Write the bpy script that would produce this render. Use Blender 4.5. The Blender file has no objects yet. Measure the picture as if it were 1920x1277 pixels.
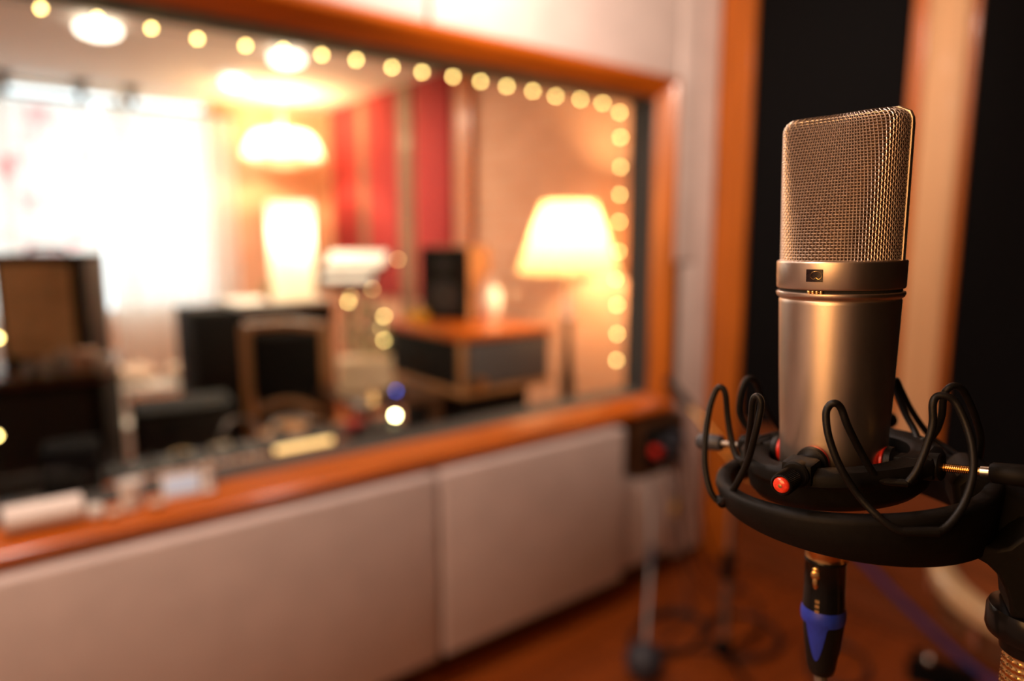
import bpy, bmesh, math, random
from mathutils import Vector, Matrix
random.seed(7)
S = bpy.context.scene
COL = S.collection
PI = math.pi

# ------------------------------------------------------------------ camera
cam_d = bpy.data.cameras.new('camera')
cam = bpy.data.objects.new('camera', cam_d); COL.objects.link(cam)
cam.location = (0, 0, 1.45)
cam.rotation_euler = (math.radians(90 - 8.40), 0, math.radians(-38.34))
cam_d.sensor_width = 36; cam_d.lens = 24.375
cam_d.clip_start = 0.01; cam_d.clip_end = 100
cam_d.dof.use_dof = True
cam_d.dof.focus_distance = 0.300
cam_d.dof.aperture_fstop = 2.7
S.camera = cam

# ------------------------------------------------------------------ world, colour management
W = bpy.data.worlds.new('world'); S.world = W; W.use_nodes = True
W.node_tree.nodes['Background'].inputs[0].default_value = (0.86, 0.94, 1.0, 1)
W.node_tree.nodes['Background'].inputs[1].default_value = 3.0
S.view_settings.view_transform = 'Standard'; S.view_settings.look = 'None'
S.view_settings.exposure = 0.0; S.view_settings.gamma = 1; S.view_settings.use_curve_mapping = False
S.cycles.use_denoising = True
S.cycles.max_bounces = 10; S.cycles.diffuse_bounces = 5; S.cycles.transparent_max_bounces = 16
S.cycles.sample_clamp_indirect = 6
WARM = (1.0, 0.60, 0.28)

def lamp(name, kind, loc, watt, color=WARM, radius=.05, parent=None, **kw):
    d = bpy.data.lights.new(name, kind); d.energy = watt; d.color = color
    if kind == 'AREA':
        d.shape = 'DISK'; d.size = radius * 2
    else:
        d.shadow_soft_size = radius
    for k, v in kw.items(): setattr(d, k, v)
    o = bpy.data.objects.new(name, d); COL.objects.link(o); o.location = loc
    if parent: o.parent = parent
    return o
# the booth's own ceiling lamps and a wall lamp behind the photographer (outside the frame)
def aim(o, target):
    o.rotation_euler = (Vector(target) - Vector(o.location)).to_track_quat('-Z', 'Y').to_euler(); return o
aim(lamp('booth_wall_washer', 'SPOT', (1.05, .30, 2.46), 135, (1.0, .76, .60), .07, spot_size=math.radians(92), spot_blend=.9), (2.05, 1.9, 2.15))
lamp('booth_window_ceiling_light', 'AREA', (.05, 1.46, 2.50), 13, (1.0, .82, .74), .10)
lamp('booth_window_ceiling_light', 'AREA', (1.15, 1.50, 2.50), 9, (1.0, .80, .70), .10)
lamp('booth_pendant', 'POINT', (-.75, .75, 2.34), 30, (1.0, .78, .62), .24)
aim(lamp('booth_side_lamp', 'AREA', (-1.08, .14, 1.60), 12, (1.0, .46, .14), .42), (.32, .16, 1.40))

# ------------------------------------------------------------------ materials
def mat(name, col, rough=.6, metal=0, var=.12, scale=30, bump=0., bscale=200, spec=.5, emit=None, estr=0, coat=0, stretch=(1, 1, 1), sheen=0):
    m = bpy.data.materials.new(name); m.use_nodes = True
    nt = m.node_tree; n = nt.nodes; l = nt.links; b = n['Principled BSDF']
    b.inputs['Roughness'].default_value = rough; b.inputs['Metallic'].default_value = metal
    b.inputs['Specular IOR Level'].default_value = spec
    b.inputs['Coat Weight'].default_value = coat; b.inputs['Coat Roughness'].default_value = .12
    if sheen: b.inputs['Sheen Weight'].default_value = sheen
    tc = n.new('ShaderNodeTexCoord'); mp = n.new('ShaderNodeMapping'); mp.inputs['Scale'].default_value = stretch
    l.new(tc.outputs['Object'], mp.inputs[0])
    nz = n.new('ShaderNodeTexNoise'); nz.inputs['Scale'].default_value = scale; nz.inputs['Detail'].default_value = 4
    l.new(mp.outputs[0], nz.inputs[0])
    r = n.new('ShaderNodeValToRGB')
    r.color_ramp.elements[0].position = .3; r.color_ramp.elements[1].position = .7
    r.color_ramp.elements[0].color = tuple(c * (1 - var) for c in col) + (1,)
    r.color_ramp.elements[1].color = tuple(min(1, c * (1 + var)) for c in col) + (1,)
    l.new(nz.outputs['Fac'], r.inputs[0]); l.new(r.outputs[0], b.inputs['Base Color'])
    if bump:
        n2 = n.new('ShaderNodeTexNoise'); n2.inputs['Scale'].default_value = bscale
        l.new(mp.outputs[0], n2.inputs[0])
        bp = n.new('ShaderNodeBump'); bp.inputs['Strength'].default_value = bump; bp.inputs['Distance'].default_value = .001
        l.new(n2.outputs['Fac'], bp.inputs['Height']); l.new(bp.outputs[0], b.inputs['Normal'])
    if emit:
        b.inputs['Emission Color'].default_value = emit + (1,); b.inputs['Emission Strength'].default_value = estr
    return m

def wood(name, col, rough=.35, axis='Z', coat=.3, var=.28):
    st = {'X': (.6, 9, 9), 'Y': (9, .6, 9), 'Z': (9, 9, .6)}[axis]
    return mat(name, col, rough, var=var, scale=4, bump=.15, bscale=14, coat=coat, stretch=st)

def emission(name, col, strength):
    m = bpy.data.materials.new(name); m.use_nodes = True; n = m.node_tree.nodes
    b = n['Principled BSDF']; b.inputs['Base Color'].default_value = (.8, .8, .8, 1)
    b.inputs['Emission Color'].default_value = col + (1,); b.inputs['Emission Strength'].default_value = strength
    return m

def shade_mat(name, col, trans=.6, pattern=None, clear=0):
    """cloth or paper that lets light through"""
    m = bpy.data.materials.new(name); m.use_nodes = True; nt = m.node_tree; n = nt.nodes; l = nt.links
    n.remove(n['Principled BSDF']); out = n['Material Output']
    d = n.new('ShaderNodeBsdfDiffuse'); t = n.new('ShaderNodeBsdfTranslucent'); mx = n.new('ShaderNodeMixShader')
    mx.inputs[0].default_value = trans
    tc = n.new('ShaderNodeTexCoord'); nz = n.new('ShaderNodeTexNoise'); nz.inputs['Scale'].default_value = 60
    l.new(tc.outputs['Object'], nz.inputs[0])
    r = n.new('ShaderNodeValToRGB'); r.color_ramp.elements[0].color = tuple(c * .93 for c in col) + (1,); r.color_ramp.elements[1].color = col + (1,)
    l.new(nz.outputs['Fac'], r.inputs[0]); colout = r.outputs[0]
    if pattern:
        v = n.new('ShaderNodeTexNoise'); v.inputs['Scale'].default_value = 5.5; v.inputs['Detail'].default_value = 2
        mp = n.new('ShaderNodeMapping'); mp.inputs['Scale'].default_value = (1.3, .3, 1)
        l.new(tc.outputs['Object'], mp.inputs[0]); l.new(mp.outputs[0], v.inputs[0])
        r2 = n.new('ShaderNodeValToRGB'); r2.color_ramp.elements[0].position = pattern[1]; r2.color_ramp.elements[1].position = pattern[1] + .07
        r2.color_ramp.elements[0].color = (0, 0, 0, 1); r2.color_ramp.elements[1].color = (1, 1, 1, 1)
        l.new(v.outputs['Fac'], r2.inputs[0])
        mc = n.new('ShaderNodeMix'); mc.data_type = 'RGBA'; l.new(r2.outputs[0], mc.inputs[0]); l.new(colout, mc.inputs[6]); mc.inputs[7].default_value = pattern[0] + (1,)
        colout = mc.outputs[2]
    l.new(colout, d.inputs[0]); l.new(colout, t.inputs[0]); l.new(d.outputs[0], mx.inputs[1]); l.new(t.outputs[0], mx.inputs[2])
    last = mx.outputs[0]
    if clear:
        tr = n.new('ShaderNodeBsdfTransparent'); m2 = n.new('ShaderNodeMixShader'); m2.inputs[0].default_value = clear
        l.new(last, m2.inputs[1]); l.new(tr.outputs[0], m2.inputs[2]); last = m2.outputs[0]
    l.new(last, out.inputs[0])
    return m

def glass_mat(name='window_glass', tint=(.97, .98, .97)):
    m = bpy.data.materials.new(name); m.use_nodes = True; nt = m.node_tree; n = nt.nodes; l = nt.links
    n.remove(n['Principled BSDF']); out = n['Material Output']
    t = n.new('ShaderNodeBsdfTransparent'); t.inputs[0].default_value = tint + (1,)
    g = n.new('ShaderNodeBsdfGlossy'); g.inputs['Roughness'].default_value = .02
    lw = n.new('ShaderNodeLayerWeight'); lw.inputs[0].default_value = .5
    pw = n.new('ShaderNodeMath'); pw.operation = 'POWER'; pw.inputs[1].default_value = 5; l.new(lw.outputs['Facing'], pw.inputs[0])
    f = n.new('ShaderNodeMath'); f.operation = 'MULTIPLY_ADD'; f.inputs[1].default_value = .6; f.inputs[2].default_value = .012; l.new(pw.outputs[0], f.inputs[0])
    mx = n.new('ShaderNodeMixShader'); l.new(f.outputs[0], mx.inputs[0]); l.new(t.outputs[0], mx.inputs[1]); l.new(g.outputs[0], mx.inputs[2])
    l.new(mx.outputs[0], out.inputs[0]); return m

def brick_mat(name, c1, c2, mortar, axes='YZ'):
    m = bpy.data.materials.new(name); m.use_nodes = True; nt = m.node_tree; n = nt.nodes; l = nt.links; b = n['Principled BSDF']
    b.inputs['Roughness'].default_value = .75
    tc = n.new('ShaderNodeTexCoord'); sp = n.new('ShaderNodeSeparateXYZ'); cb = n.new('ShaderNodeCombineXYZ')
    l.new(tc.outputs['Object'], sp.inputs[0]); l.new(sp.outputs[axes[0]], cb.inputs[0]); l.new(sp.outputs[axes[1]], cb.inputs[1])
    br = n.new('ShaderNodeTexBrick'); br.inputs['Scale'].default_value = 1; br.inputs['Brick Width'].default_value = .23; br.inputs['Row Height'].default_value = .076
    br.inputs['Mortar Size'].default_value = .008
    br.inputs['Color1'].default_value = c1 + (1,); br.inputs['Color2'].default_value = c2 + (1,); br.inputs['Mortar'].default_value = mortar + (1,)
    l.new(cb.outputs[0], br.inputs[0]); l.new(br.outputs['Color'], b.inputs['Base Color'])
    bp = n.new('ShaderNodeBump'); bp.invert = True; bp.inputs['Strength'].default_value = .5; bp.inputs['Distance'].default_value = .004
    l.new(br.outputs['Fac'], bp.inputs['Height']); l.new(bp.outputs[0], b.inputs['Normal'])
    return m

def plank_floor_mat(name, c1, c2):
    m = bpy.data.materials.new(name); m.use_nodes = True; nt = m.node_tree; n = nt.nodes; l = nt.links; b = n['Principled BSDF']
    b.inputs['Roughness'].default_value = .38; b.inputs['Coat Weight'].default_value = .15; b.inputs['Coat Roughness'].default_value = .3
    tc = n.new('ShaderNodeTexCoord')
    br = n.new('ShaderNodeTexBrick'); br.inputs['Scale'].default_value = 1; br.inputs['Brick Width'].default_value = 1.1; br.inputs['Row Height'].default_value = .11
    br.inputs['Mortar Size'].default_value = .002; br.inputs['Mortar'].default_value = (.03, .01, .003, 1)
    br.inputs['Color1'].default_value = c1 + (1,); br.inputs['Color2'].default_value = c2 + (1,)
    l.new(tc.outputs['Object'], br.inputs[0])
    mp = n.new('ShaderNodeMapping'); mp.inputs['Scale'].default_value = (1.5, 20, 1); l.new(tc.outputs['Object'], mp.inputs[0])
    nz = n.new('ShaderNodeTexNoise'); nz.inputs['Scale'].default_value = 3; nz.inputs['Detail'].default_value = 5; l.new(mp.outputs[0], nz.inputs[0])
    mx = n.new('ShaderNodeMix'); mx.data_type = 'RGBA'; mx.blend_type = 'MULTIPLY'; mx.inputs[0].default_value = .6
    r = n.new('ShaderNodeValToRGB'); r.color_ramp.elements[0].color = (.55, .5, .45, 1); r.color_ramp.elements[1].color = (1, 1, 1, 1)
    l.new(nz.outputs['Fac'], r.inputs[0]); l.new(br.outputs['Color'], mx.inputs[6]); l.new(r.outputs[0], mx.inputs[7]); l.new(mx.outputs[2], b.inputs['Base Color'])
    return m

M = dict(
    panel=mat('pale_panel_fabric', (.70, .59, .55), .9, var=.05, scale=8, bump=.25, bscale=900, sheen=.15),
    wood_frame=wood('orange_varnished_wood', (.48, .105, .006), .28, 'X', .5),
    wood_v=wood('orange_wood_upright', (.47, .12, .007), .34, 'Z', .3),
    wood_red=wood('red_brown_wainscot', (.20, .052, .012), .4, 'Y', .25),
    wood_beige=wood('pale_sanded_wood', (.74, .44, .22), .55, 'Z', .05, .08),
    wood_black=wood('near_black_turned_wood', (.022, .012, .008), .4, 'Z', .1),
    wood_batten=wood('grey_brown_batten_wood', (.20, .11, .065), .6, 'Z', .05),
    wood_dark=wood('dark_brown_wood', (.10, .045, .02), .4, 'X', .3),
    wood_mid=wood('mid_brown_wood', (.42, .20, .075), .4, 'Z', .3),
    black_felt=mat('black_felt', (.022, .020, .019), .95, var=.2, scale=300, bump=.2, bscale=900, sheen=.1),
    black_fabric=mat('black_acoustic_fabric', (.005, .005, .0055), .97, var=.2, scale=500, bump=.2, bscale=1500, spec=.08),
    red_fabric=mat('red_panel_fabric', (.34, .024, .024), .9, var=.08, scale=40, bump=.2, bscale=900),
    ceiling=mat('off_white_ceiling_paint', (.62, .54, .47), .85, var=.03, scale=3, bump=.1, bscale=300),
    plaster=mat('warm_plaster', (.66, .56, .48), .85, var=.05, scale=4),
    mic_metal=mat('satin_nickel', (.70, .60, .52), .34, 1, var=.03, scale=60, bump=.05, bscale=6000),
    mesh_metal=mat('nickel_wire', (.76, .67, .60), .46, 1, var=.10, scale=500),
    mesh_inner=mat('bronze_inner_gauze', (.075, .043, .026), .6, .6, var=.5, scale=900),
    gold=mat('gold_plated_metal', (.86, .58, .24), .22, 1, var=.05, scale=200),
    steel=mat('polished_steel', (.72, .70, .66), .25, 1, var=.05, scale=200),
    brushed=mat('grey_stand_tube', (.30, .28, .26), .4, .8, var=.1, scale=50),
    black_plastic=mat('black_moulded_plastic', (.0045, .0042, .0042), .55, var=.15, scale=400, bump=.12, bscale=2500, spec=.14),
    black_rubber=mat('black_rubber', (.006, .006, .0065), .42, var=.2, scale=400, bump=.15, bscale=2000, spec=.22),
    gloss_black=mat('gloss_black_shell', (.006, .006, .007), .22, var=.1, scale=200, spec=.25),
    navy_plastic=mat('navy_grey_plastic', (.035, .04, .055), .5, var=.15, scale=300),
    red_plastic=mat('red_plastic', (.75, .03, .015), .3, var=.1, scale=200, coat=.6),
    red_lens=mat('glossy_red_cap', (.85, .05, .02), .12, var=.25, scale=600, coat=1),
    blue_plastic=mat('blue_plastic', (.014, .035, .38), .4, var=.1, scale=300),
    maroon=mat('dark_emblem_enamel', (.025, .010, .014), .25, var=.3, scale=900),
    dark_gap=mat('black_slot', (.006, .006, .006), .8, var=.2, scale=100),
    amp_black=mat('black_vinyl', (.011, .010, .009), .8, var=.25, scale=150, bump=.3, bscale=800, spec=.15),
    amp_grey=mat('grey_vinyl', (.10, .09, .09), .6, var=.2, scale=150),
    tan_cloth=mat('tan_grille_cloth', (.74, .48, .25), .9, var=.2, scale=14, bump=.3, bscale=900),
    cone=mat('speaker_cone', (.03, .03, .03), .6, var=.2, scale=80),
    white_paint=mat('white_painted_wood', (.80, .78, .72), .5, var=.04, scale=10),
    white_paper=mat('white_paper', (.85, .82, .76), .8, var=.04, scale=20),
    cream_paper=mat('cream_paper', (.85, .68, .46), .85, var=.15, scale=14),
    ceramic=mat('white_glazed_ceramic', (.90, .88, .86), .2, var=.03, scale=20, coat=.5),
    pink_cloth=mat('pink_beige_cloth', (.62, .42, .32), .9, var=.1, scale=20),
    beige_cloth=mat('beige_cloth', (.66, .50, .38), .9, var=.1, scale=20),
    white_cloth=mat('white_towelling', (.90, .82, .76), .95, var=.06, scale=60, bump=.6, bscale=500, sheen=.3),
    leaf=mat('grey_green_leaf', (.46, .46, .25), .6, var=.3, scale=30),
    green_leaf=mat('green_leaf', (.05, .22, .05), .5, var=.3, scale=30),
    yellow=mat('yellow_tape', (.62, .36, .02), .5, var=.1, scale=30),
    blue_cable=mat('blue_cable_rubber', (.035, .03, .20), .5, var=.2, scale=30),
    black_cable=mat('black_cable_rubber', (.015, .015, .018), .5, var=.2, scale=30),
    grey_metal=mat('dark_grey_console_paint', (.026, .025, .024), .6, var=.25, scale=40, spec=.25),
    drum=mat('cream_drum_shell', (.48, .33, .18), .35, var=.1, scale=10, coat=.4),
    drum_hoop=wood('drum_hoop_wood', (.40, .22, .09), .4, 'X', .4),
    glass_ware=mat('cloudy_glass', (.45, .50, .52), .15, var=.2, scale=60, coat=.8),
    tablet_screen=mat('pale_blue_screen', (.50, .58, .68), .2, var=.12, scale=25, coat=.6, emit=(.75, .82, 1.0), estr=.25),
    green_wire=mat('green_fairy_wire', (.03, .05, .025), .6),
    floor=plank_floor_mat('red_brown_boards', (.36, .078, .008), (.25, .052, .005)),
    brick=brick_mat('orange_painted_brick', (.74, .40, .25), (.66, .34, .20), (.70, .42, .29), 'YZ'),
    brick_far=brick_mat('orange_painted_brick_end_wall', (.74, .40, .25), (.66, .34, .20), (.70, .42, .29), 'XZ'),
    glass=glass_mat(),
    shade=shade_mat('cream_lampshade_cloth', (.95, .78, .52), .62),
    shade_white=shade_mat('opal_shade', (.95, .90, .78), .7),
    curtain=shade_mat('sheer_white_curtain', (.90, .84, .76), .62, None, .12),
    curtain_red=shade_mat('sheer_curtain_with_red_flowers', (.90, .84, .78), .62, ((.80, .38, .36), .585), .10),
    bulb=emission('warm_fairy_bulb', (1.0, .70, .22), 22),
    bulb_dim=emission('warm_fairy_bulb_dim', (1.0, .62, .22), 9),
    bulb_hot=emission('bright_bulb', (1.0, .86, .42), 70),
    led_blue=emission('blue_led', (.008, .10, .65), 12),
    reflection_glow=emission('amber_painted_reflection', (1.0, .60, .17), 2.0),  # glowing colour stands in for a warm reflection on the desk rail
    opal_lit=emission('lit_opal_glass', (1.0, .90, .74), 5.0),
)

# ------------------------------------------------------------------ mesh helpers
def bx(bm, x0, y0, z0, x1, y1, z1, bev=0., mtx=None, seg=2):
    r = bmesh.ops.create_cube(bm, size=1)
    vs = r['verts']
    bmesh.ops.scale(bm, verts=vs, vec=(x1 - x0, y1 - y0, z1 - z0))
    bmesh.ops.translate(bm, verts=vs, vec=((x0 + x1) / 2, (y0 + y1) / 2, (z0 + z1) / 2))
    if bev > 0:
        es = {e for v in vs for e in v.link_edges}
        r2 = bmesh.ops.bevel(bm, geom=list(es), offset=bev, segments=seg, profile=.5, affect='EDGES')
        vs = list({v for f in r2['faces'] for v in f.verts} | {v for v in vs if v.is_valid})
    if mtx is not None: bmesh.ops.transform(bm, matrix=mtx, verts=[v for v in vs if v.is_valid])
    return bm

def box(*a, **k): return bx(bmesh.new(), *a, **k)

def lathe(bm, prof, n=32, mtx=None, cap=True, ang=(0, 2 * PI)):
    """prof: list of (r, z)"""
    full = abs(ang[1] - ang[0] - 2 * PI) < 1e-6
    m = n if full else n + 1
    rows = []
    for r, z in prof:
        row = []
        for i in range(m):
            t = ang[0] + (ang[1] - ang[0]) * i / n
            row.append(bm.verts.new((r * math.cos(t), r * math.sin(t), z)))
        rows.append(row)
    for a, b in zip(rows, rows[1:]):
        for i in range(n):
            j = (i + 1) % m
            bm.faces.new((a[i], a[j], b[j], b[i]))
    if cap and full:
        if prof[0][0] > 1e-6: bm.faces.new(list(reversed(rows[0])))
        if prof[-1][0] > 1e-6: bm.faces.new(rows[-1])
    if mtx is not None:
        bmesh.ops.transform(bm, matrix=mtx, verts=[v for row in rows for v in row])
    return bm

def catmull(pts, k=6, closed=False):
    P = [Vector(p) for p in pts]; out = []
    n = len(P); rng = n if closed else n - 1
    for i in range(rng):
        p1, p2 = P[i % n], P[(i + 1) % n]
        p0 = P[(i - 1) % n] if (closed or i > 0) else p1 * 2 - p2
        p3 = P[(i + 2) % n] if (closed or i + 2 < n) else p2 * 2 - p1
        for j in range(k):
            t = j / k
            out.append(.5 * ((2 * p1) + (-p0 + p2) * t + (2 * p0 - 5 * p1 + 4 * p2 - p3) * t * t + (-p0 + 3 * p1 - 3 * p2 + p3) * t ** 3))
    if not closed: out.append(P[-1])
    return out

def tube(bm, pts, r, n=10, smooth=0, closed=False, cap=True):
    if smooth: pts = catmull(pts, smooth, closed)
    P = [Vector(p) for p in pts]; m = len(P)
    rad = r if callable(r) else (lambda t: r)
    def tan(i):
        a = P[(i + 1) % m] if (closed or i < m - 1) else P[i]
        b = P[(i - 1) % m] if (closed or i > 0) else P[i]
        d = a - b
        return d.normalized() if d.length > 1e-9 else Vector((0, 0, 1))
    t0 = tan(0); u = t0.orthogonal().normalized(); rows = []
    for i in range(m):
        t = tan(i); u = (u - t * u.dot(t))
        u = u.normalized() if u.length > 1e-9 else t.orthogonal().normalized()
        v = t.cross(u); rr = rad(i / max(1, m - 1))
        rows.append([bm.verts.new(P[i] + (u * math.cos(2 * PI * j / n) + v * math.sin(2 * PI * j / n)) * rr) for j in range(n)])
    for i in range(m if closed else m - 1):
        a, b = rows[i], rows[(i + 1) % m]
        for j in range(n): bm.faces.new((a[j], a[(j + 1) % n], b[(j + 1) % n], b[j]))
    if cap and not closed:
        bm.faces.new(list(reversed(rows[0]))); bm.faces.new(rows[-1])
    return bm

def cyl(bm, a, b, r, r2=None, n=20):
    r2 = r if r2 is None else r2
    return tube(bm, [a, b], lambda t: r + (r2 - r) * t, n)

def sph(bm, c, r, seg=16, sc=(1, 1, 1)):
    q = bmesh.ops.create_uvsphere(bm, u_segments=seg, v_segments=max(6, seg // 2), radius=r)
    bmesh.ops.scale(bm, verts=q['verts'], vec=sc); bmesh.ops.translate(bm, verts=q['verts'], vec=c)
    return bm

def prism(bm, pts, d, mtx=None):
    """outline in XZ, extruded by d along Y (centred)"""
    a = [bm.verts.new((x, -d / 2, z)) for x, z in pts]; b = [bm.verts.new((x, d / 2, z)) for x, z in pts]
    bm.faces.new(a); bm.faces.new(list(reversed(b)))
    for i in range(len(pts)):
        j = (i + 1) % len(pts); bm.faces.new((a[j], a[i], b[i], b[j]))
    if mtx is not None: bmesh.ops.transform(bm, matrix=mtx, verts=a + b)
    return bm

def obj(name, bm, m, parent=None, smooth=True, bevel=0, label=None, angle=40):
    bmesh.ops.recalc_face_normals(bm, faces=bm.faces)
    me = bpy.data.meshes.new(name); bm.to_mesh(me); bm.free()
    me.materials.append(m)
    o = bpy.data.objects.new(name, me); COL.objects.link(o)
    if smooth:
        for p in me.polygons: p.use_smooth = True
        try: me.set_sharp_from_angle(angle=math.radians(angle))
        except Exception: pass
    if parent: o.parent = parent
    if bevel:
        md = o.modifiers.new('bevel', 'BEVEL'); md.width = bevel; md.segments = 2; md.limit_method = 'ANGLE'
    if label: o['label'] = label
    return o

def tag(o, label, cat, group=None, kind=None):
    o['label'] = label; o['category'] = cat
    if group: o['group'] = group
    if kind: o['kind'] = kind
    return o

def thing(name, label, cat, loc=(0, 0, 0), rz=0, group=None):
    o = bpy.data.objects.new(name, None); COL.objects.link(o); o.empty_display_size = .05
    o.location = loc; o.rotation_euler = (0, 0, rz)
    return tag(o, label, cat, group)

def struct(name, bm, m, bevel=0, smooth=False):
    o = obj(name, bm, m, None, smooth, bevel); o['kind'] = 'structure'; return o

def dup(root, loc, label=None, rz=None):
    r = root.copy(); COL.objects.link(r); r.location = loc
    if rz is not None: r.rotation_euler = (0, 0, rz)
    if label: r['label'] = label
    for ch in list(root.children):
        c = ch.copy(); COL.objects.link(c); c.parent = r
        for g in ch.children:
            d = g.copy(); COL.objects.link(d); d.parent = c
    return r

# ================================================================== THE ROOM
XW = 2.62          # right wall of booth and control room
YB = 1.87          # booth face of the dividing wall core
H = 2.54
struct('floor', box(-1.3, -1.6, -.08, XW + .14, 6.1, 0), M['floor'])
struct('ceiling', box(-1.3, -1.6, H, XW + .14, 6.1, H + .08), M['ceiling'])
# dividing wall with the opening
b = bmesh.new()
bx(b, -1.2, YB, 0, XW, 1.97, .80); bx(b, -1.2, YB, 2.0, XW, 1.97, H); bx(b, -1.2, YB, .80, -.03, 1.97, 2.0); bx(b, 2.2, YB, .80, XW, 1.97, 2.0)
struct('wall_dividing', b, M['wood_dark'])
struct('wall_right_booth', box(XW, -1.6, 0, XW + .12, 1.97, H), M['wood_red'])
struct('wall_right', box(XW, 1.97, 0, XW + .12, 6.1, H), M['brick'])
struct('wall_left', box(-1.3, -1.6, 0, -1.2, 6.1, H), M['plaster'])
struct('wall_rear', box(-1.2, -1.6, 0, XW, -1.5, H), M['black_fabric'])
b = bmesh.new()
bx(b, -1.2, 6.0, 0, XW, 6.1, .86); bx(b, 1.68, 6.0, .86, XW, 6.1, H); bx(b, -1.2, 6.0, .86, -.6, 6.1, H)
struct('wall_far', b, M['brick_far'])
# daylight window in the far wall: frame + panes
wf = thing('window_2', 'white framed daylight window behind the curtains', 'window', (0, 6.05, 0)); wf['kind'] = 'structure'
b = bmesh.new()
bx(b, -.6, -.03, .86, 1.68, .03, .91); bx(b, -.6, -.03, 2.49, 1.68, .03, H); bx(b, -.6, -.03, .91, -.55, .03, 2.49); bx(b, 1.63, -.03, .91, 1.68, .03, 2.49)
bx(b, .28, -.025, .91, .33, .025, 2.49); bx(b, 1.02, -.025, .91, 1.07, .025, 2.49)
obj('frame', b, M['white_paint'], wf, False)
obj('pane', box(-.55, -.003, .91, 1.63, .003, 2.49), M['glass'], wf, False)

# ---- studio window: wooden surround, black reveal, glass
w1 = thing('window_1', 'orange wood framed studio window onto the control room', 'window', (0, 0, 0)); w1['kind'] = 'structure'
b = bmesh.new()
def rail(b, a0, a1, horiz, outer, inner):
    """bevelled surround rail; profile across (outer->inner) and depth in Y"""
    pr = [(outer, 1.868), (outer, 1.804), (outer + (inner - outer) * .06, 1.799), (outer + (inner - outer) * .28, 1.799), (outer + (inner - outer) * .40, 1.806), (outer + (inner - outer) * .90, 1.856), (inner, 1.868)]
    v0 = []; v1 = []
    for q, y in pr:
        t = (q - outer) / (inner - outer)
        e0 = a0[0] + (a0[1] - a0[0]) * t; e1 = a1[0] + (a1[1] - a1[0]) * t
        v0.append(b.verts.new((e0, y, q) if horiz else (q, y, e0))); v1.append(b.verts.new((e1, y, q) if horiz else (q, y, e1)))
    n = len(pr)
    for i in range(n):
        j = (i + 1) % n; b.faces.new((v0[i], v0[j], v1[j], v1[i]))
    b.faces.new(v0); b.faces.new(list(reversed(v1)))
XL0, XL1, XR0, XR1, ZB0, ZB1, ZT0, ZT1 = -.07, .01, 2.262, 2.195, .742, .803, 2.064, 1.992
rail(b, (XL0, XL1), (XR0, XR1), True, ZT0, ZT1)
obj('top_rail', b, M['wood_frame'], w1)
b = bmesh.new()
v = []   # bottom rail with a shallow sloping sill
pr = [(.742, 1.868), (.742, 1.790), (.752, 1.776), (.760, 1.770), (.770, 1.770), (.778, 1.776), (.783, 1.786), (.812, 1.868)]
v0 = [b.verts.new((XL0, y, z)) for z, y in pr]; v1 = [b.verts.new((XR0, y, z)) for z, y in pr]
for i in range(len(pr)):
    j = (i + 1) % len(pr); b.faces.new((v0[i], v0[j], v1[j], v1[i]))
b.faces.new(v0); b.faces.new(list(reversed(v1)))
obj('sill_rail', b, M['wood_frame'], w1)
b = bmesh.new(); rail(b, (.795, .812), (ZT0, ZT1), False, XR0, XR1); obj('side_rail', b, M['wood_v'], w1)
b = bmesh.new(); rail(b, (.795, .812), (ZT0, ZT1), False, XL0, XL1); obj('side_rail', b, M['wood_v'], w1)
b = bmesh.new()
bx(b, XL1 - .02, 1.868, .795, XR1 + .03, 2.0, .812); bx(b, XL1 - .02, 1.868, 1.99, XR1 + .03, 2.0, 2.01)
bx(b, XR1 + .004, 1.868, .812, XR1 + .04, 2.0, 1.99); bx(b, XL1 - .04, 1.868, .812, XL1 - .02, 2.0, 1.99)
obj('reveal', b, M['black_felt'], w1, False)
obj('pane', box(XL1 - .02, 1.962, .812, XR1 + .02, 1.968, 1.99), M['glass'], w1, False)

# trims of the right wall in the booth
struct('trim_1', box(XW - .045, 1.695, 0, XW, 1.85, H, bev=.004), M['wood_v'])           # corner post
struct('trim_2', box(XW - .045, 1.045, .66, XW, 1.092, H, bev=.004), M['wood_v'])
struct('trim_3', box(XW - .035, .896, .66, XW, .918, H, bev=.003), M['wood_v'])
struct('trim_4', box(XW - .05, -.6, .62, XW, 1.695, .665, bev=.004), M['wood_red'])
struct('baseboard_right', box(XW - .03, -1.5, 0, XW, 1.695, .10, bev=.004), M['wood_red'])
struct('baseboard_left', box(-1.2, YB - .012, 0, XW - .045, YB, .045), M['wood_dark'])
# control room uprights between the red panels
struct('trim_5', box(XW - .03, 5.135, .1, XW, 5.275, H), M['wood_batten'])
struct('trim_6', box(XW - .03, 4.46, .1, XW, 4.625, H), M['wood_batten'])
struct('trim_7', box(XW - .045, 3.69, .1, XW, 3.83, H), M['wood_v'])

# ---- pale acoustic panels on the dividing wall
def fabric_panel(name, label, x0, z0, x1, z1, y0=1.848, y1=1.8695, m='panel', group='pale acoustic panels around the studio window'):
    o = obj(name, box(x0, y0, z0, x1, y1, z1, bev=.010, seg=3), M[m]); return tag(o, label, 'acoustic panel', group)
fabric_panel('acoustic_panel', 'long pale fabric acoustic panel below the window, left of the seam', -1.15, .118, 1.088, .733, 1.745)
fabric_panel('acoustic_panel', 'pale fabric acoustic panel below the window, between the seam and the socket box', 1.108, .118, 1.935, .733, 1.745)
fabric_panel('acoustic_panel', 'low pale fabric acoustic panel under the socket box', 1.945, .118, 2.30, .478, 1.790)
fabric_panel('acoustic_panel', 'pale fabric acoustic panel above the window, left of the seam', -1.15, 2.078, 1.146, H - .005)
fabric_panel('acoustic_panel', 'brightly lit pale fabric acoustic panel above the right half of the window', 1.160, 2.078, 2.30, H - .005)
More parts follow.
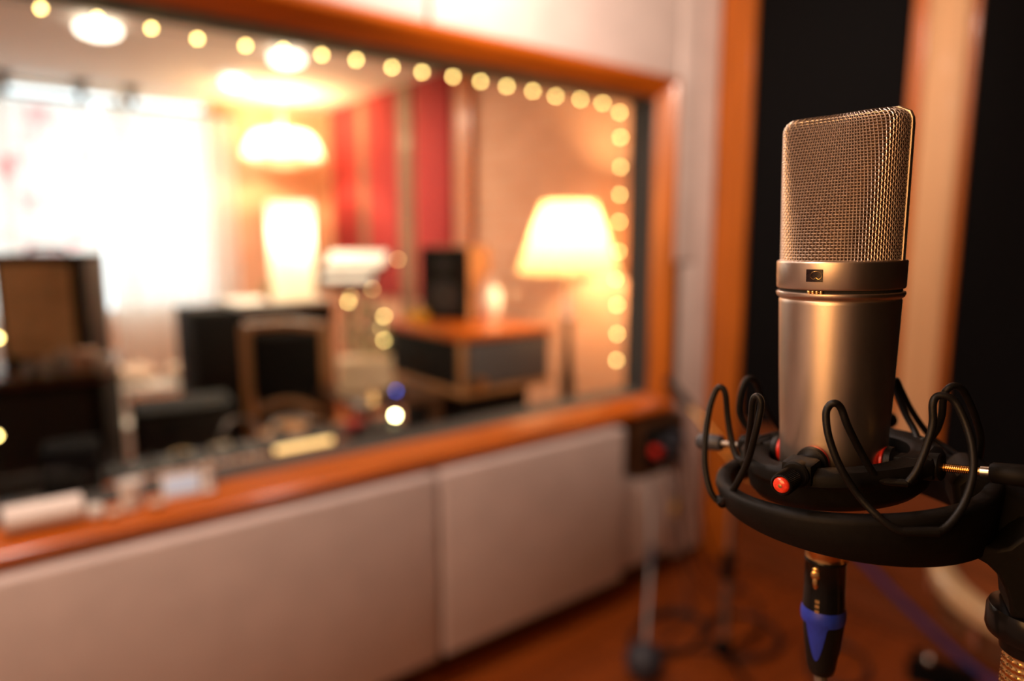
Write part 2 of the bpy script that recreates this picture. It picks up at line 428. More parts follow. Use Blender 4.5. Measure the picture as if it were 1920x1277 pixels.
fabric_panel('acoustic_panel', 'narrow pale panel strip right of the window, upper of two', 2.312, 1.352, 2.452, H - .005, 1.838)
fabric_panel('acoustic_panel', 'narrow pale panel strip right of the window, lower of two beside the cables', 2.372, .045, 2.452, 1.344, 1.838)
fabric_panel('acoustic_panel', 'shaded pale panel strip against the orange corner post', 2.462, .045, 2.572, H - .005, 1.845)
# black fabric panels on the right wall
def wall_panel(label, y0, y1, z0, z1, m, group, d=.03, name='acoustic_panel'):
    o = obj(name, box(XW - d, y0, z0, XW, y1, z1, bev=.006), M[m]); return tag(o, label, 'acoustic panel', group)
wall_panel('tall black fabric panel between the corner post and the pale board', 1.093, 1.693, .668, H - .005, 'black_fabric', 'black fabric panels in the booth')
wall_panel('tall black fabric panel right of the pale board, cut by the photo edge', -1.45, .895, .668, H - .005, 'black_fabric', 'black fabric panels in the booth')
o = obj('wall_board', box(XW - .05, .919, .668, XW, 1.043, H - .005, bev=.012, seg=3), M['wood_beige']); tag(o, 'smooth pale beige upright board between two black panels', 'board')
wall_panel('dark red fabric panel next to the far corner, farthest of three', 5.28, 5.80, 1.0, H - .005, 'red_fabric', 'red fabric panels in the control room')
wall_panel('dark red fabric panel, middle of three on the brick wall', 4.63, 5.13, 1.0, H - .005, 'red_fabric', 'red fabric panels in the control room')
wall_panel('bright red fabric panel above the small monitor speaker, nearest of three', 3.93, 4.40, 1.0, H - .005, 'red_fabric', 'red fabric panels in the control room')

# ================================================================== MICROPHONE
ROT = Matrix(((.44511478, .89542498, -.00932357), (-.89522861, .44521242, .01875184), (.02094184, 0, .9997807))).to_4x4()
MIC = Matrix.Translation((.3246, .1614, 1.4392)) @ ROT
def mm(pts): return [tuple(c / 1000 for c in p) for p in pts]
FRONT = math.radians(-90 - 21.5)                 # azimuth the microphone faces, in its own frame
mic = thing('condenser_microphone', 'large silver condenser microphone with woven mesh head in a black shock mount', 'microphone')
mic.matrix_world = MIC

def lathe_mm(prof, n=96, mtx=None): 
    return lathe(bmesh.new(), [(r / 1000, z / 1000) for r, z in prof], n, mtx)
obj('body', lathe_mm([(20, -17.2), (26.3, -17.2), (26.5, -17.8), (26.45, -19), (25.7, -43), (24.9, -66), (24.2, -80), (23.6, -100), (23.0, -112), (22.6, -114), (21.5, -115), (13, -121), (12.0, -122), (12, -132), (11.6, -133)]), M['mic_metal'], mic, angle=30)
col_ = obj('collar', lathe_mm([(25, .9), (27.0, .9), (27.7, .6), (28.0, 0), (28.0, -.3), (27.75, -11.3), (27.4, -12.0), (26.6, -12.1), (25.5, -12.1)]), M['mic_metal'], mic, angle=30)
obj('slot', lathe_mm([(25.4, -12.0), (26.4, -12.1), (26.4, -13.6), (25.4, -13.7)]), M['dark_gap'], mic, label='dark slot under the collar')
obj('lower_flange', lathe_mm([(25.5, -13.5), (27.2, -13.5), (27.75, -13.9), (27.8, -14.8), (27.3, -15.9), (26.4, -16.6), (25.8, -17.3)]), M['mic_metal'], mic, angle=30)
obj('connector_ring', lathe_mm([(9, -133), (10.9, -133), (10.9, -142.5), (10.3, -144), (10.3, -146.2), (9.4, -146.8)], 64), M['gold'], mic, label='gold connector ring under the shock mount')

# emblem: dark plate with a rounded notched outline
def on_mic(az, r, z): return Vector((r * math.cos(az) / 1000, r * math.sin(az) / 1000, z / 1000))
b = bmesh.new()
R1 = 28.18
nu, nv = 10, 6; grid = []
for i in range(nu + 1):
    row = []
    for j in range(nv + 1):
        az = FRONT + (i / nu - .5) * 7.4 / 28; z = -2.7 - 5.6 * j / nv
        row.append(b.verts.new(on_mic(az, R1 - .012 * (j) , z)))
    grid.append(row)
for i in range(nu):
    for j in range(nv): b.faces.new((grid[i][j], grid[i][j + 1], grid[i + 1][j + 1], grid[i + 1][j]))
bmesh.ops.solidify(b, geom=b.faces[:], thickness=.00012)
em = obj('emblem_plate', b, M['maroon'], col_, label='small dark plate on the collar')
b = bmesh.new()
pts = []
for k in range(48):      # round outline with a notch at the bottom
    t = k / 48 * 2 * PI
    x = math.sin(t); y = math.cos(t)
    rr = 1 - .58 * math.exp(-((abs(t - PI)) / .36) ** 2)
    px_, py_ = x * rr * 2.45, y * rr * 1.95
    pts.append(on_mic(FRONT + (.85 + px_) / 28, R1 + .08, -5.45 + py_))
tube(b, pts, .00012, 6, closed=True)
tag_ = obj('emblem_outline', b, M['gold'], col_, label='thin gold rounded outline with a notch at its bottom')
b = bmesh.new()
for k in range(4):
    az = FRONT + (-2.6 + k * 1.85) / 27.3
    sph(b, on_mic(az, 27.0, -12.9), .00085, 12, (1, 1, .85))
obj('pattern_selector', b, M['gold'], mic, label='row of small gold nubs in the slot')

# mesh head: a cylinder cut by two sloping planes (wedge), rounded top
HH = 66.0
def head_r(th, h, R=26.3):
    """radius at angle th measured from FRONT, height h (mm above the collar)"""
    w = 27.5 - (27.5 - 13.0) * max(0, h / HH) ** 1.08     # half thickness of the wedge
    c = abs(math.cos(th)) + 1e-6
    q = w / c
    k = 9
    r = (R ** -k + q ** -k) ** (-1 / k)
    rc = 6.0
    if h > HH - rc:
        d = min(h - (HH - rc), rc * .999); r -= (rc - math.sqrt(rc * rc - d * d))
    return r
def head_pt(th, h, off=0.):
    r = head_r(th, h) + off
    a = FRONT + th
    return Vector((r * math.cos(a) / 1000, r * math.sin(a) / 1000, h / 1000))
def head_flare(h): return 1 + .035 * (h / HH)
def HP(th, h, off=0.):
    p = head_pt(th, h, off); f = head_flare(h)
    # widen only along the broad side
    a = FRONT + PI / 2; e = Vector((math.cos(a), math.sin(a), 0)); s = p.dot(e)
    return p + e * s * (f - 1)
b = bmesh.new()
NH, NT = 44, 96; rows = []
for j in range(NH + 1):
    h = .3 + (HH - .4) * j / NH
    rows.append([b.verts.new(HP(2 * PI * i / NT, h, -1.0)) for i in range(NT)])
for j in range(NH):
    for i in range(NT): b.faces.new((rows[j][i], rows[j][(i + 1) % NT], rows[j + 1][(i + 1) % NT], rows[j + 1][i]))
b.faces.new(rows[-1])
inner = obj('inner_gauze', b, M['mesh_inner'], mic, label='dark inner gauze behind the woven wire')
# woven wire: rings and uprights crossing over and under
def wire(b, pts, nrm, r, closed):
    """4-sided ribbon tube along pts with given normals"""
    m = len(pts); rows = []
    for i in range(m):
        a = pts[(i + 1) % m] if (closed or i < m - 1) else pts[i]; c = pts[i - 1] if (closed or i > 0) else pts[i]
        t = (a - c).normalized(); n_ = nrm[i]; s = t.cross(n_).normalized()
        rows.append([b.verts.new(pts[i] + n_ * r), b.verts.new(pts[i] + s * r), b.verts.new(pts[i] - n_ * r * .6), b.verts.new(pts[i] - s * r)])
    for i in range(m if closed else m - 1):
        A, B = rows[i], rows[(i + 1) % m]
        for j in range(4): b.faces.new((A[j], A[(j + 1) % 4], B[(j + 1) % 4], B[j]))
# perimeter parameter by arc length at mid height so wires are evenly spaced
samp = [2 * PI * i / 720 for i in range(721)]
def arc_table(h):
    P = [HP(t, h) for t in samp]; L = [0]
    for p, q in zip(P, P[1:]): L.append(L[-1] + (q - p).length)
    return L
Lmid = arc_table(30)
def th_of(s):           # s in 0..1
    target = s * Lmid[-1]; lo, hi = 0, 720
    while hi - lo > 1:
        md = (lo + hi) // 2
        if Lmid[md] <= target: lo = md
        else: hi = md
    f = (target - Lmid[lo]) / (Lmid[hi] - Lmid[lo]); return samp[lo] + (samp[hi] - samp[lo]) * f
NV = 116                # uprights
PITCH = 1.34; NR = int((HH - .5) / PITCH)
TH = [th_of(k / (2 * NV)) for k in range(2 * NV)]
def nrm_at(th, h):
    p = HP(th, h); q = HP(th + .01, h); r_ = HP(th, min(h + .3, HH - .05)) - HP(th, min(h, HH - .35))
    n_ = (q - p).cross(r_); n_ = n_.normalized()
    if n_.dot(Vector((p.x, p.y, 0))) < 0: n_ = -n_
    return n_
AMP = .22
b = bmesh.new()
for k in range(NR):
    h = 1.0 + k * PITCH
    if h > HH - .6: break
    pts = []; nn = []
    for i in range(2 * NV):
        th = TH[i]; n_ = nrm_at(th, h); s = 0 if i % 2 else (1 if ((i // 2) + k) % 2 else -1)
        pts.append(HP(th, h) + n_ * (AMP * s / 1000)); nn.append(n_)
    wire(b, pts, nn, .00022, True)
for i in range(0, 2 * NV, 2):
    th = TH[i]; pts = []; nn = []
    for k in range(2 * NR + 1):
        h = 1.0 + (k / 2) * PITCH
        if h > HH - .3: break
        n_ = nrm_at(th, h); s = 0 if k % 2 else (-1 if ((i // 2) + k // 2) % 2 else 1)
        pts.append(HP(th, h) + n_ * (AMP * s / 1000)); nn.append(n_)
    wire(b, pts, nn, .00022, False)
obj('wire_mesh', b, M['mesh_metal'], mic, label='woven nickel wire head')
# flat woven lid on top
b = bmesh.new()
top = [HP(2 * PI * i / 96, HH - .6, -.1) for i in range(96)]
b.faces.new([b.verts.new((p.x, p.y, (HH - .15) / 1000)) for p in top])
bmesh.ops.solidify(b, geom=b.faces[:], thickness=.0004)
obj('top_gauze', b, M['mesh_metal'], mic)
# rim band: strip over the narrow sides and the top in the broad plane
b = bmesh.new()
path = []
for k in range(26): path.append((1, .2 + (HH - 7.0) * k / 25))
full = []
for sgn, seq in ((1, range(0, 31)), (-1, range(30, -1, -1))):
    for k in seq:
        h = HH * k / 30 if k < 30 else HH
        h = min(h, HH - .02)
        p = HP(sgn * PI / 2, h, .55)
        # lift the very top
        full.append(Vector((p.x, p.y, (h + (.45 if h > HH - 3 else 0)) / 1000)))
e_w = Vector((math.cos(FRONT), math.sin(FRONT), 0))
rows = []
for i, p in enumerate(full):
    a = full[min(i + 1, len(full) - 1)]; c = full[max(i - 1, 0)]; t = (a - c).normalized(); n_ = t.cross(e_w).normalized()
    ctr = Vector((0, 0, .03))
    if n_.dot(p - ctr) < 0: n_ = -n_
    hw = .00125; tk = .0007
    rows.append([b.verts.new(p + e_w * hw - n_ * tk), b.verts.new(p + e_w * hw + n_ * tk * .4), b.verts.new(p + e_w * hw * .6 + n_ * tk), b.verts.new(p - e_w * hw * .6 + n_ * tk), b.verts.new(p - e_w * hw + n_ * tk * .4), b.verts.new(p - e_w * hw - n_ * tk)])
for A, B in zip(rows, rows[1:]):
    for j in range(6): b.faces.new((A[j], A[(j + 1) % 6], B[(j + 1) % 6], B[j]))
obj('rim_band', b, M['mic_metal'], mic, label='smooth metal band around the edge of the mesh head')

# ================================================================== SHOCK MOUNT
sm = thing('shock_mount', 'black plastic microphone shock mount with eight wire-like loops and clamp screws', 'shock mount')
sm.matrix_world = MIC
TX = .12                                        # the mount leans against the microphone's own axis
CX, CY = 8, 6
# outer ring, deeper towards the arm
b = bmesh.new(); rows = []
N = 96
for i in range(N):
    t = 2 * PI * i / N; cx_, sy_ = math.cos(t), math.sin(t)
    x62 = 62 * cx_
    zt = -104.5 + .10 * (x62 + CX); zb = -123.5 - .035 * (x62 + CX)
    sec = [(55.5, zt - 1.0), (57, zt), (61, zt), (62.6, zt - 1.3), (63.0, zt - 3.5), (62.0, (zt + zb) / 2), (60.5, zb + 1), (59, zb), (57, zb), (56, zb + 1.5), (55.2, (zt + zb) / 2)]
    rows.append([b.verts.new(((CX + r * cx_) / 1000, (CY + r * sy_) / 1000, z / 1000)) for r, z in sec])
for i in range(N):
    A, B = rows[i], rows[(i + 1) % N]
    for j in range(len(A)): b.faces.new((A[j], A[(j + 1) % len(A)], B[(j + 1) % len(A)], B[j]))
obj('outer_ring', b, M['black_plastic'], sm, angle=50)
# flat lug on the ring at each loop attachment and the broad shoulder towards the arm
def tilt(x, y, z): return (x, y, z + TX * x)
def cradle_z(x): return -93 + TX * x
b = bmesh.new(); rows = []
for i in range(N):
    t = 2 * PI * i / N; cx_, sy_ = math.cos(t), math.sin(t)
    x = 2 + 40 * cx_; zc = cradle_z(x)
    wob = 1.2 * math.cos(4 * (t - FRONT))
    sec = [(30.5, zc - 3), (31, zc + 1.5), (33, zc + 2.8), (37 + wob, zc + 2.6), (40, zc + 3.6 + wob), (43.2 + wob, zc + 3.0), (44.4 + wob, zc + 1), (44.2 + wob, zc - 3), (41.5, zc - 4.6), (40.6, zc - 7.5), (39.6, zc - 13), (36.5, zc - 16.5), (32, zc - 17.5), (30, zc - 16)]
    rows.append([b.verts.new(((2 + r * cx_) / 1000, r * sy_ / 1000, z / 1000)) for r, z in sec])
for i in range(N):
    A, B = rows[i], rows[(i + 1) % N]
    for j in range(len(A)): b.faces.new((A[j], A[(j + 1) % len(A)], B[(j + 1) % len(A)], B[j]))
obj('inner_cradle', b, M['black_plastic'], sm, angle=45)

# clamp blocks, screws, pads at the front, right, back and left of the microphone
def frame_at(az, r, z):
    """matrix in mm: local +X radial outward, +Y tangential, +Z up"""
    x = r * math.cos(az); y = r * math.sin(az)
    m = Matrix.Translation((x / 1000, y / 1000, (z) / 1000)) @ Matrix.Rotation(az, 4, 'Z')
    return m
def cyl_mm(b, x0, x1, r0, r1=None, n=24, mtx=None):
    r1 = r0 if r1 is None else r1
    rot = Matrix.Rotation(PI / 2, 4, 'Y')       # +Z -> +X
    return lathe(b, [(r0 / 1000, x0 / 1000), (r1 / 1000, x1 / 1000)], n, (mtx if mtx is not None else Matrix()) @ rot)
def prof_mm(b, prof, mtx, n=32):
    rot = Matrix.Rotation(PI / 2, 4, 'Y')
    return lathe(b, [(r / 1000, x / 1000) for x, r in prof], n, mtx @ rot)
for k in range(4):
    az = (math.radians(-107.5), math.radians(-23), math.radians(67), math.radians(157))[k]
    ex = math.cos(az)
    zc = {0: -90.0, 1: -94.5, 2: -93, 3: -94.0}[k]
    mt = frame_at(az, 0, zc) @ Matrix.Rotation(-math.atan(TX * ex), 4, 'Y')
    # block around the screw
    b = bmesh.new()
    bx(b, .0335, -.0068, -.0052, .0465, .0068, .0050, bev=.0018, mtx=mt)
    bx(b, .0295, -.0045, -.0045, .0345, .0045, .0040, bev=.0012, mtx=mt)
    prof_mm(b, [(42, 0), (42, 5.4), (43, 6.0), (47.5, 6.0), (48.2, 5.2), (48.2, 0)], mt)
    obj('clamp_block', b, M['black_plastic'], sm)
    # pad holder + red pad
    b = bmesh.new(); prof_mm(b, [(25.4, 0), (25.4, 6.4), (26.2, 7.2), (28.6, 6.9), (29.6, 4.6), (31, 3.4), (34, 3.2), (34, 0)], mt)
    ph = obj('pad_holder', b, M['black_rubber'], sm)
    b = bmesh.new(); prof_mm(b, [(23.9, 0), (23.9, 6.2), (24.2, 6.7), (25.1, 6.7), (25.5, 6.2), (25.5, 0)], mt)
    obj('pad', b, M['red_plastic'], ph, label='red rubber pad against the microphone')
    # screw shaft (threaded)
    b = bmesh.new()
    L1 = {0: 54, 1: 63, 2: 60, 3: 60}[k]
    pr = []; x = 34.
    while x < L1:
        pr += [(x, 1.55), (x + .3, 1.9), (x + .6, 1.55)]; x += .8
    prof_mm(b, [(34, 0)] + pr + [(L1, 0)], mt, 20)
    sc_ = obj('screw', b, M['gold' if k < 2 else 'steel'], sm, label={0: 'gold clamp screw', 1: 'gold threaded clamp screw', 2: 'steel clamp screw', 3: 'silver clamp screw'}[k])
    # knob
    b = bmesh.new()
    if k == 0:
        nn = 88; rot = Matrix.Rotation(PI / 2, 4, 'Y'); rws = []
        for x, r in [(51.2, 3.4), (52.0, 4.6), (53.0, 4.9), (61.4, 4.9), (62.4, 4.6), (62.8, 4.0), (62.2, 3.5)]:
            rw = []
            for i in range(nn):
                rr = r - (.32 if (i % 2 and r > 4.4) else 0)
                tw = 2 * PI * i / nn + x * .018
                rw.append(b.verts.new((rr * math.cos(tw) / 1000, rr * math.sin(tw) / 1000, x / 1000)))
            rws.append(rw)
        for A, B in zip(rws, rws[1:]):
            for i in range(nn): b.faces.new((A[i], A[(i + 1) % nn], B[(i + 1) % nn], B[i]))
        bmesh.ops.transform(b, matrix=mt @ rot, verts=[v for rw in rws for v in rw])
        kn = obj('knob', b, M['black_plastic'], sc_, angle=25, label='black ribbed knob')
        b = bmesh.new(); prof_mm(b, [(59.5, 0), (59.5, 3.45), (62.6, 3.45), (63.2, 3.0), (63.55, 2.0), (63.7, 0)], mt)
        obj('end_cap', b, M['red_lens'], sm, label='glossy red cap in the end of the knob')
        b = bmesh.new(); prof_mm(b, [(63.45, 0), (63.45, .95), (63.9, .85), (64.0, 0)], mt, 16)
        obj('cap_centre', b, M['gold'], sm)
    else:
        x0, x1 = {1: (66, 79.5), 2: (60, 73), 3: (60.5, 75)}[k]
        prof_mm(b, [(x0, 0), (x0, 3.6), (x0 + 1, 4.3), (x1 - 1.2, 4.6), (x1, 3.8), (x1, 0)], mt)
        kn = obj('knob', b, M['navy_plastic' if k == 3 else 'black_plastic'], sc_, label='navy grey smooth knob' if k == 3 else None)
        if k == 1:
            b = bmesh.new(); cyl_mm(b, 62.5, 66, 2.3, mtx=mt); obj('washer', b, M['steel'], sm)
            b = bmesh.new(); prof_mm(b, [(79, 0), (79, 3.7), (80.6, 3.7), (81, 3.0), (81, 0)], mt); obj('end_cap', b, M['red_plastic'], sm, label='red cap on the end of the knob')

# spring loops
LO = {
 'A1': [(-49.6, -16, -120), (-52.5, -16, -118), (-55.5, -15, -113), (-58.5, -11, -102.4), (-59.3, -6, -89.8), (-58.5, -1, -76.7), (-56.2, 2, -67.3), (-53.6, 2, -64.5), (-51.1, 2, -67.7), (-49.9, 3, -79.7), (-47.9, 2, -90.7), (-44.5, -2, -99.2), (-39.0, -8, -100.4)],
 'A2': [(-49.6, -18, -120), (-47.5, -21, -117), (-42.6, -26, -109.3), (-35.8, -33, -93.0), (-31.7, -38, -75.9), (-29.7, -39, -64.4), (-30.0, -39, -60.6), (-31.7, -38, -59.3), (-33.4, -37, -61.9), (-34.4, -33, -72.4), (-36.1, -26, -84.7), (-37.5, -16, -97.9)],
 'B1': [(38, -52.2, -106.4), (27.2, -54.2, -107.2), (19.1, -55, -102.6), (10.9, -53, -95.0), (3.4, -54, -83.1), (-1.3, -53, -71.3), (-2.8, -51, -62.3), (-1.7, -50, -58.5), (.5, -50, -57.3), (2.8, -49, -59.6), (5.7, -48, -67.3), (11.4, -43, -79.6), (17.5, -38.5, -90.5), (22, -38, -92.3), (29.0, -37.5, -92)],
 'B2': [(36, -52.6, -106.6), (41.0, -51, -105.8), (45.6, -48, -101.2), (49.4, -44, -94.5), (51.9, -40, -84.7), (51.7, -36, -74.8), (49.5, -32, -66.0), (45.8, -30, -57.9), (42.3, -30, -55.2), (39.0, -30, -55.6), (37.5, -31, -58.8), (37.8, -32, -67.0), (36.0, -34, -75.9), (32.8, -37, -85.9), (29.7, -38, -91.5)],
 'C1': [(62, 30, -101), (64, 24, -95), (63, 16, -84), (59.5, 10, -73), (55.6, 6, -63.9), (52.2, 3, -58.1), (49.1, 1, -56.3), (46.2, 0, -57.9), (45, 1, -62), (45, 4, -72), (43, 9, -82), (38, 15, -88)],
 'C2': [(62, 32, -101), (56, 39, -98), (46.4, 46, -92.5), (37.5, 45, -80.3), (31.3, 42, -68), (29.3, 40, -63.3), (28.3, 38, -62.1), (27.7, 37, -64), (29.4, 35, -70), (33, 30, -78), (36.5, 24, -84), (38, 17, -88)],
 'D1': [(-16, 63, -105), (-8, 63, -98), (0, 60, -86), (6, 55, -74), (7, 51, -66), (5, 49, -64), (3, 48, -66), (1, 45, -76), (-4, 41, -88), (-12, 37, -95)],
 'D2': [(-20, 63, -105), (-28.3, 57, -97.7), (-35.4, 47, -83.8), (-38.9, 39, -70.3), (-40.6, 35, -66.2), (-43.0, 32, -64.8), (-45.3, 30, -67), (-47.2, 28.5, -74.9), (-47, 29, -85.7), (-40, 31, -95), (-32, 31, -98)],
}
for k, p in LO.items():
    b = bmesh.new()
    tube(b, mm(p), .00156, 14, smooth=8)
    obj('spring_loop', b, M['black_rubber'], sm)
# clips where loops meet the ring and the cradle
def clip(p, q, r=2.3):
    b = bmesh.new(); tube(b, mm([p, q]), r / 1000, 12); obj('loop_clip', b, M['black_plastic'], sm)
clip((27, -54.2, -107.3), (40, -51.6, -106.3), 2.0); clip((18, -38.2, -92), (29.5, -37.3, -92.3), 1.6)
clip((-51, -14, -119), (-48, -20, -119)); clip((-39, -16, -98.5), (-39.5, -6, -99.5), 1.8)
clip((62, 26, -102), (61, 36, -102)); clip((-22, 62, -106), (-13, 63, -105)); clip((38, 13, -89), (37, 20, -89), 1.8); clip((-32, 30, -98), (-12, 37, -96), 1.8)

# arm and swivel fork at the right
b = bmesh.new()
arm = [(52, -121.5), (51.6, -118.5), (53.5, -116.6), (57, -117.2), (61, -120.0), (65, -120.8), (69, -119.2), (72.5, -115), (76, -112), (96, -108), (100, -122), (98, -140), (96, -150), (71.5, -150), (70.6, -143), (68.8, -137.5), (66, -132), (62, -128.2), (57, -125.6)]
prism(b, [(x / 1000, z / 1000) for x, z in arm], .026, Matrix.Translation((0, -.012, 0)))
obj('swivel_fork', b, M['black_plastic'], sm, bevel=.0022)
b = bmesh.new()
sh = [(50, -100), (56, -93), (64, -95), (78, -104), (92, -108), (98, -112), (98, -122), (60, -124), (52, -116)]
prism(b, [(x / 1000, z / 1000) for x, z in sh], .034, Matrix.Translation((0, .012, 0)))
obj('arm', b, M['black_plastic'], sm, bevel=.003)

# ================================================================== STAND UNDER THE MOUNT (mostly outside the frame)
base = MIC @ Vector((.0835, -.010, -.150))
st = thing('microphone_stand', 'black and brass microphone stand holding the shock mount', 'stand', (base.x, base.y, 0))
zt = base.z
b = bmesh.new(); lathe(b, [(.0135, zt), (.0172, zt - .001), (.0180, zt - .003), (.0180, zt - .0115), (.0172, zt - .0135), (.0125, zt - .016), (.0118, zt - .021), (.0105, zt - .022)], 48)
obj('flange', b, M['gloss_black'], st)
b = bmesh.new(); n1, n2 = 96, 150; rws = []
zk0, zk1 = zt - .0215, zt - .0975
for j in range(n2 + 1):
    z = zk0 + (zk1 - zk0) * j / n2; rw = []
    for i in range(n1):
        t = 2 * PI * i / n1; q = (z * 1000) * .95
        kk = math.sin(12 * t + q) * math.sin(12 * t - q)
        r = .0102 + .00055 * max(0, kk) - .0002
        rw.append(b.verts.new((r * math.cos(t), r * math.sin(t), z)))
    rws.append(rw)
for A, B in zip(rws, rws[1:]):
    for i in range(n1): b.faces.new((A[i], A[(i + 1) % n1], B[(i + 1) % n1], B[i]))
obj('knurled_sleeve', b, M['gold'], st, label='brass sleeve with diamond knurling')
b = bmesh.new(); cyl(b, (0, 0, zk1 + .002), (0, 0, .85), .008); cyl(b, (0, 0, .86), (0, 0, .03), .0125); obj('tube', b, M['black_plastic'], st)
b = bmesh.new(); lathe(b, [(.0, 0), (.14, 0), (.145, .006), (.14, .014), (.03, .028), (.02, .05), (0, .05)], 48); obj('base', b, M['black_plastic'], st)

# ================================================================== CABLE PLUG
pc = thing('microphone_cable', 'black cable plug with blue collar hanging under the silver microphone', 'cable'); pc.matrix_world = MIC
PX = -.5
mt = Matrix.Translation((PX / 1000, 0, 0))
b = bmesh.new(); lathe(b, [(r / 1000, z / 1000) for r, z in [(8.6, -146.2), (9.4, -146.4), (9.8, -147), (9.8, -148.4), (9.5, -148.8), (9.6, -164), (10.0, -173), (9.9, -175)]], 64, mt)
sh_ = obj('plug_shell', b, M['gloss_black'], pc)
b = bmesh.new()
az = math.radians(-90 - 24)
for k, (z, w, h) in enumerate([(-150.4, 2.6, 1.7), (-153.2, 3.2, 3.6), (-156.8, 2.0, 5.0)]):
    sph(b, (PX / 1000 + 9.55 * math.cos(az) / 1000, 9.55 * math.sin(az) / 1000, z / 1000), .001, 14, (w * .8, .8, h * .8))
obj('latch', b, M['gold'], sh_, label='shiny gold release latch')
b = bmesh.new()
for z in (-166.6, -169.1, -171.8):
    bx(b, -.0010, -.0003, -.0008, .0010, .0003, .0008, mtx=Matrix.Translation(((PX + 9.86 * math.cos(az + .12)) / 1000, 9.86 * math.sin(az + .12) / 1000, z / 1000)) @ Matrix.Rotation(az + .12 + PI / 2, 4, 'Z'))
obj('gold_marks', b, M['gold'], sh_)
# blue collar with three pointed tongues
b = bmesh.new(); nn = 96; rws = []
for j in range(13):
    rw = []
    for i in range(nn):
        t = 2 * PI * i / nn
        tongue = max(0, math.cos(3 * (t - math.radians(-90 - 18)))) ** .8
        zlow = -180 - 19.0 * tongue
        if j < 4: z = -172.4 - 7.0 * j / 3; r = [10.0, 10.6, 10.7, 10.4][j]
        else: z = -179.4 + (zlow + 179.4) * (j - 3) / 9; r = 10.2 - (-z - 179.4) * .105
        rw.append(b.verts.new(((PX + r * math.cos(t)) / 1000, r * math.sin(t) / 1000, z / 1000)))
    rws.append(rw)
for A, B in zip(rws, rws[1:]):
    for i in range(nn): b.faces.new((A[i], A[(i + 1) % nn], B[(i + 1) % nn], B[i]))
obj('blue_collar', b, M['blue_plastic'], pc, label='blue plastic collar with pointed tongues')
b = bmesh.new(); lathe(b, [(r / 1000, z / 1000) for r, z in [(9.2, -174), (9.7, -179), (9.0, -187), (7.9, -197), (7.0, -204.5), (6.2, -208), (5.0, -209), (3.2, -209.1)]], 48, mt)
obj('boot', b, M['black_rubber'], pc)
iM = MIC.inverted()
cp = [(PX / 1000, 0, -.208), (PX / 1000, 0, -.24)] + [tuple(iM @ Vector(p)) for p in [(.328, .165, 1.05), (.345, .19, .6), (.37, .22, .2), (.42, .26, .03), (.62, .34, .006), (.9, .3, .006), (1.2, .5, .006)]]
b = bmesh.new(); tube(b, cp, .0031, 10, smooth=8); obj('cord', b, M['brushed'], pc, label='grey cord')

# ================================================================== BOOTH FURNITURE
# socket box on the wall
sb = thing('socket_box', 'dark brown wall box with plugged-in cables under the window corner', 'socket box', (2.06, 1.862, .49))
b = bmesh.new(); bx(b, 0, -.07, 0, .30, .0, .235, bev=.006); obj('housing', b, M['wood_dark'], sb)
b = bmesh.new(); bx(b, .03, -.078, .03, .27, -.068, .205, bev=.003); obj('face_plate', b, M['amp_black'], sb)
b = bmesh.new(); cyl(b, (.09, -.075, .10), (.09, -.105, .095), .022); obj('plug', b, M['red_plastic'], sb, label='red plug')
for i, (x, z) in enumerate([(.155, .13), (.20, .075), (.215, .15)]):
    b = bmesh.new(); cyl(b, (x, -.075, z), (x, -.13, z - .01), .018, .014); obj('plug', b, M['navy_plastic'], sb, label='dark plug')
cabs = [[(2.215, 1.735, .61), (2.22, 1.70, .56), (2.21, 1.69, .4), (2.19, 1.66, .2), (2.17, 1.6, .03), (2.05, 1.5, .008), (1.9, 1.5, .008)],
        [(2.26, 1.735, .56), (2.27, 1.70, .50), (2.30, 1.70, .3), (2.36, 1.68, .1), (2.42, 1.62, .012), (2.40, 1.45, .008), (2.2, 1.3, .008)],
        [(2.275, 1.735, .63), (2.30, 1.70, .58), (2.36, 1.72, .4), (2.44, 1.74, .2), (2.50, 1.70, .02), (2.45, 1.55, .008), (2.25, 1.48, .008)],
        [(2.150, 1.758, .582), (2.15, 1.71, .52), (2.19, 1.68, .3), (2.23, 1.62, .1), (2.26, 1.52, .010), (2.12, 1.38, .008), (1.95, 1.36, .008)]]
for i, c in enumerate(cabs):
    b = bmesh.new(); tube(b, c, .0042, 8, smooth=8)
    tag(obj('cable', b, M['black_cable']), ['dark cable hanging straight down from the left part of the wall box', 'dark cable swinging outward from the middle of the wall box', 'dark cable hanging nearest the corner post', 'dark cable under the red plug, reaching farthest out on the floor'][i], 'cable', 'cables hanging from the socket box')
b = bmesh.new(); bx(b, -.035, -.003, -.022, .03, .003, .022, bev=.002, mtx=Matrix.Translation((2.148, 1.665, .385)) @ Matrix.Rotation(-.5, 4, 'Y') @ Matrix.Rotation(.3, 4, 'Z'))
tag(obj('tape_flag', b, M['yellow']), 'small yellow tape flag on the cables under the wall box', 'tape')

# microphone stand A with round weight
def pole_stand(name, label, x, y, ztop, tip, m='brushed'):
    t = thing(name, label, 'stand', (x, y, 0))
    return t
sa = thing('boom_stand', 'leaning grey boom pole with dark round counterweight near the wall box', 'stand', (1.660, 1.392, 0))
b = bmesh.new(); cyl(b, (0, 0, .03), (.225, .17, .30), .009); obj('lower_tube', b, M['brushed'], sa)
b = bmesh.new(); cyl(b, (.222, .168, .295), (.385, .315, .52), .0065); obj('upper_tube', b, M['brushed'], sa)
b = bmesh.new(); cyl(b, (.20, .152, .27), (.243, .183, .325), .015); obj('clutch', b, M['navy_plastic'], sa)
b = bmesh.new(); sph(b, (0, 0, .062), .064, 24, (1, 1, .96)); obj('counterweight', b, M['navy_plastic'], sa)
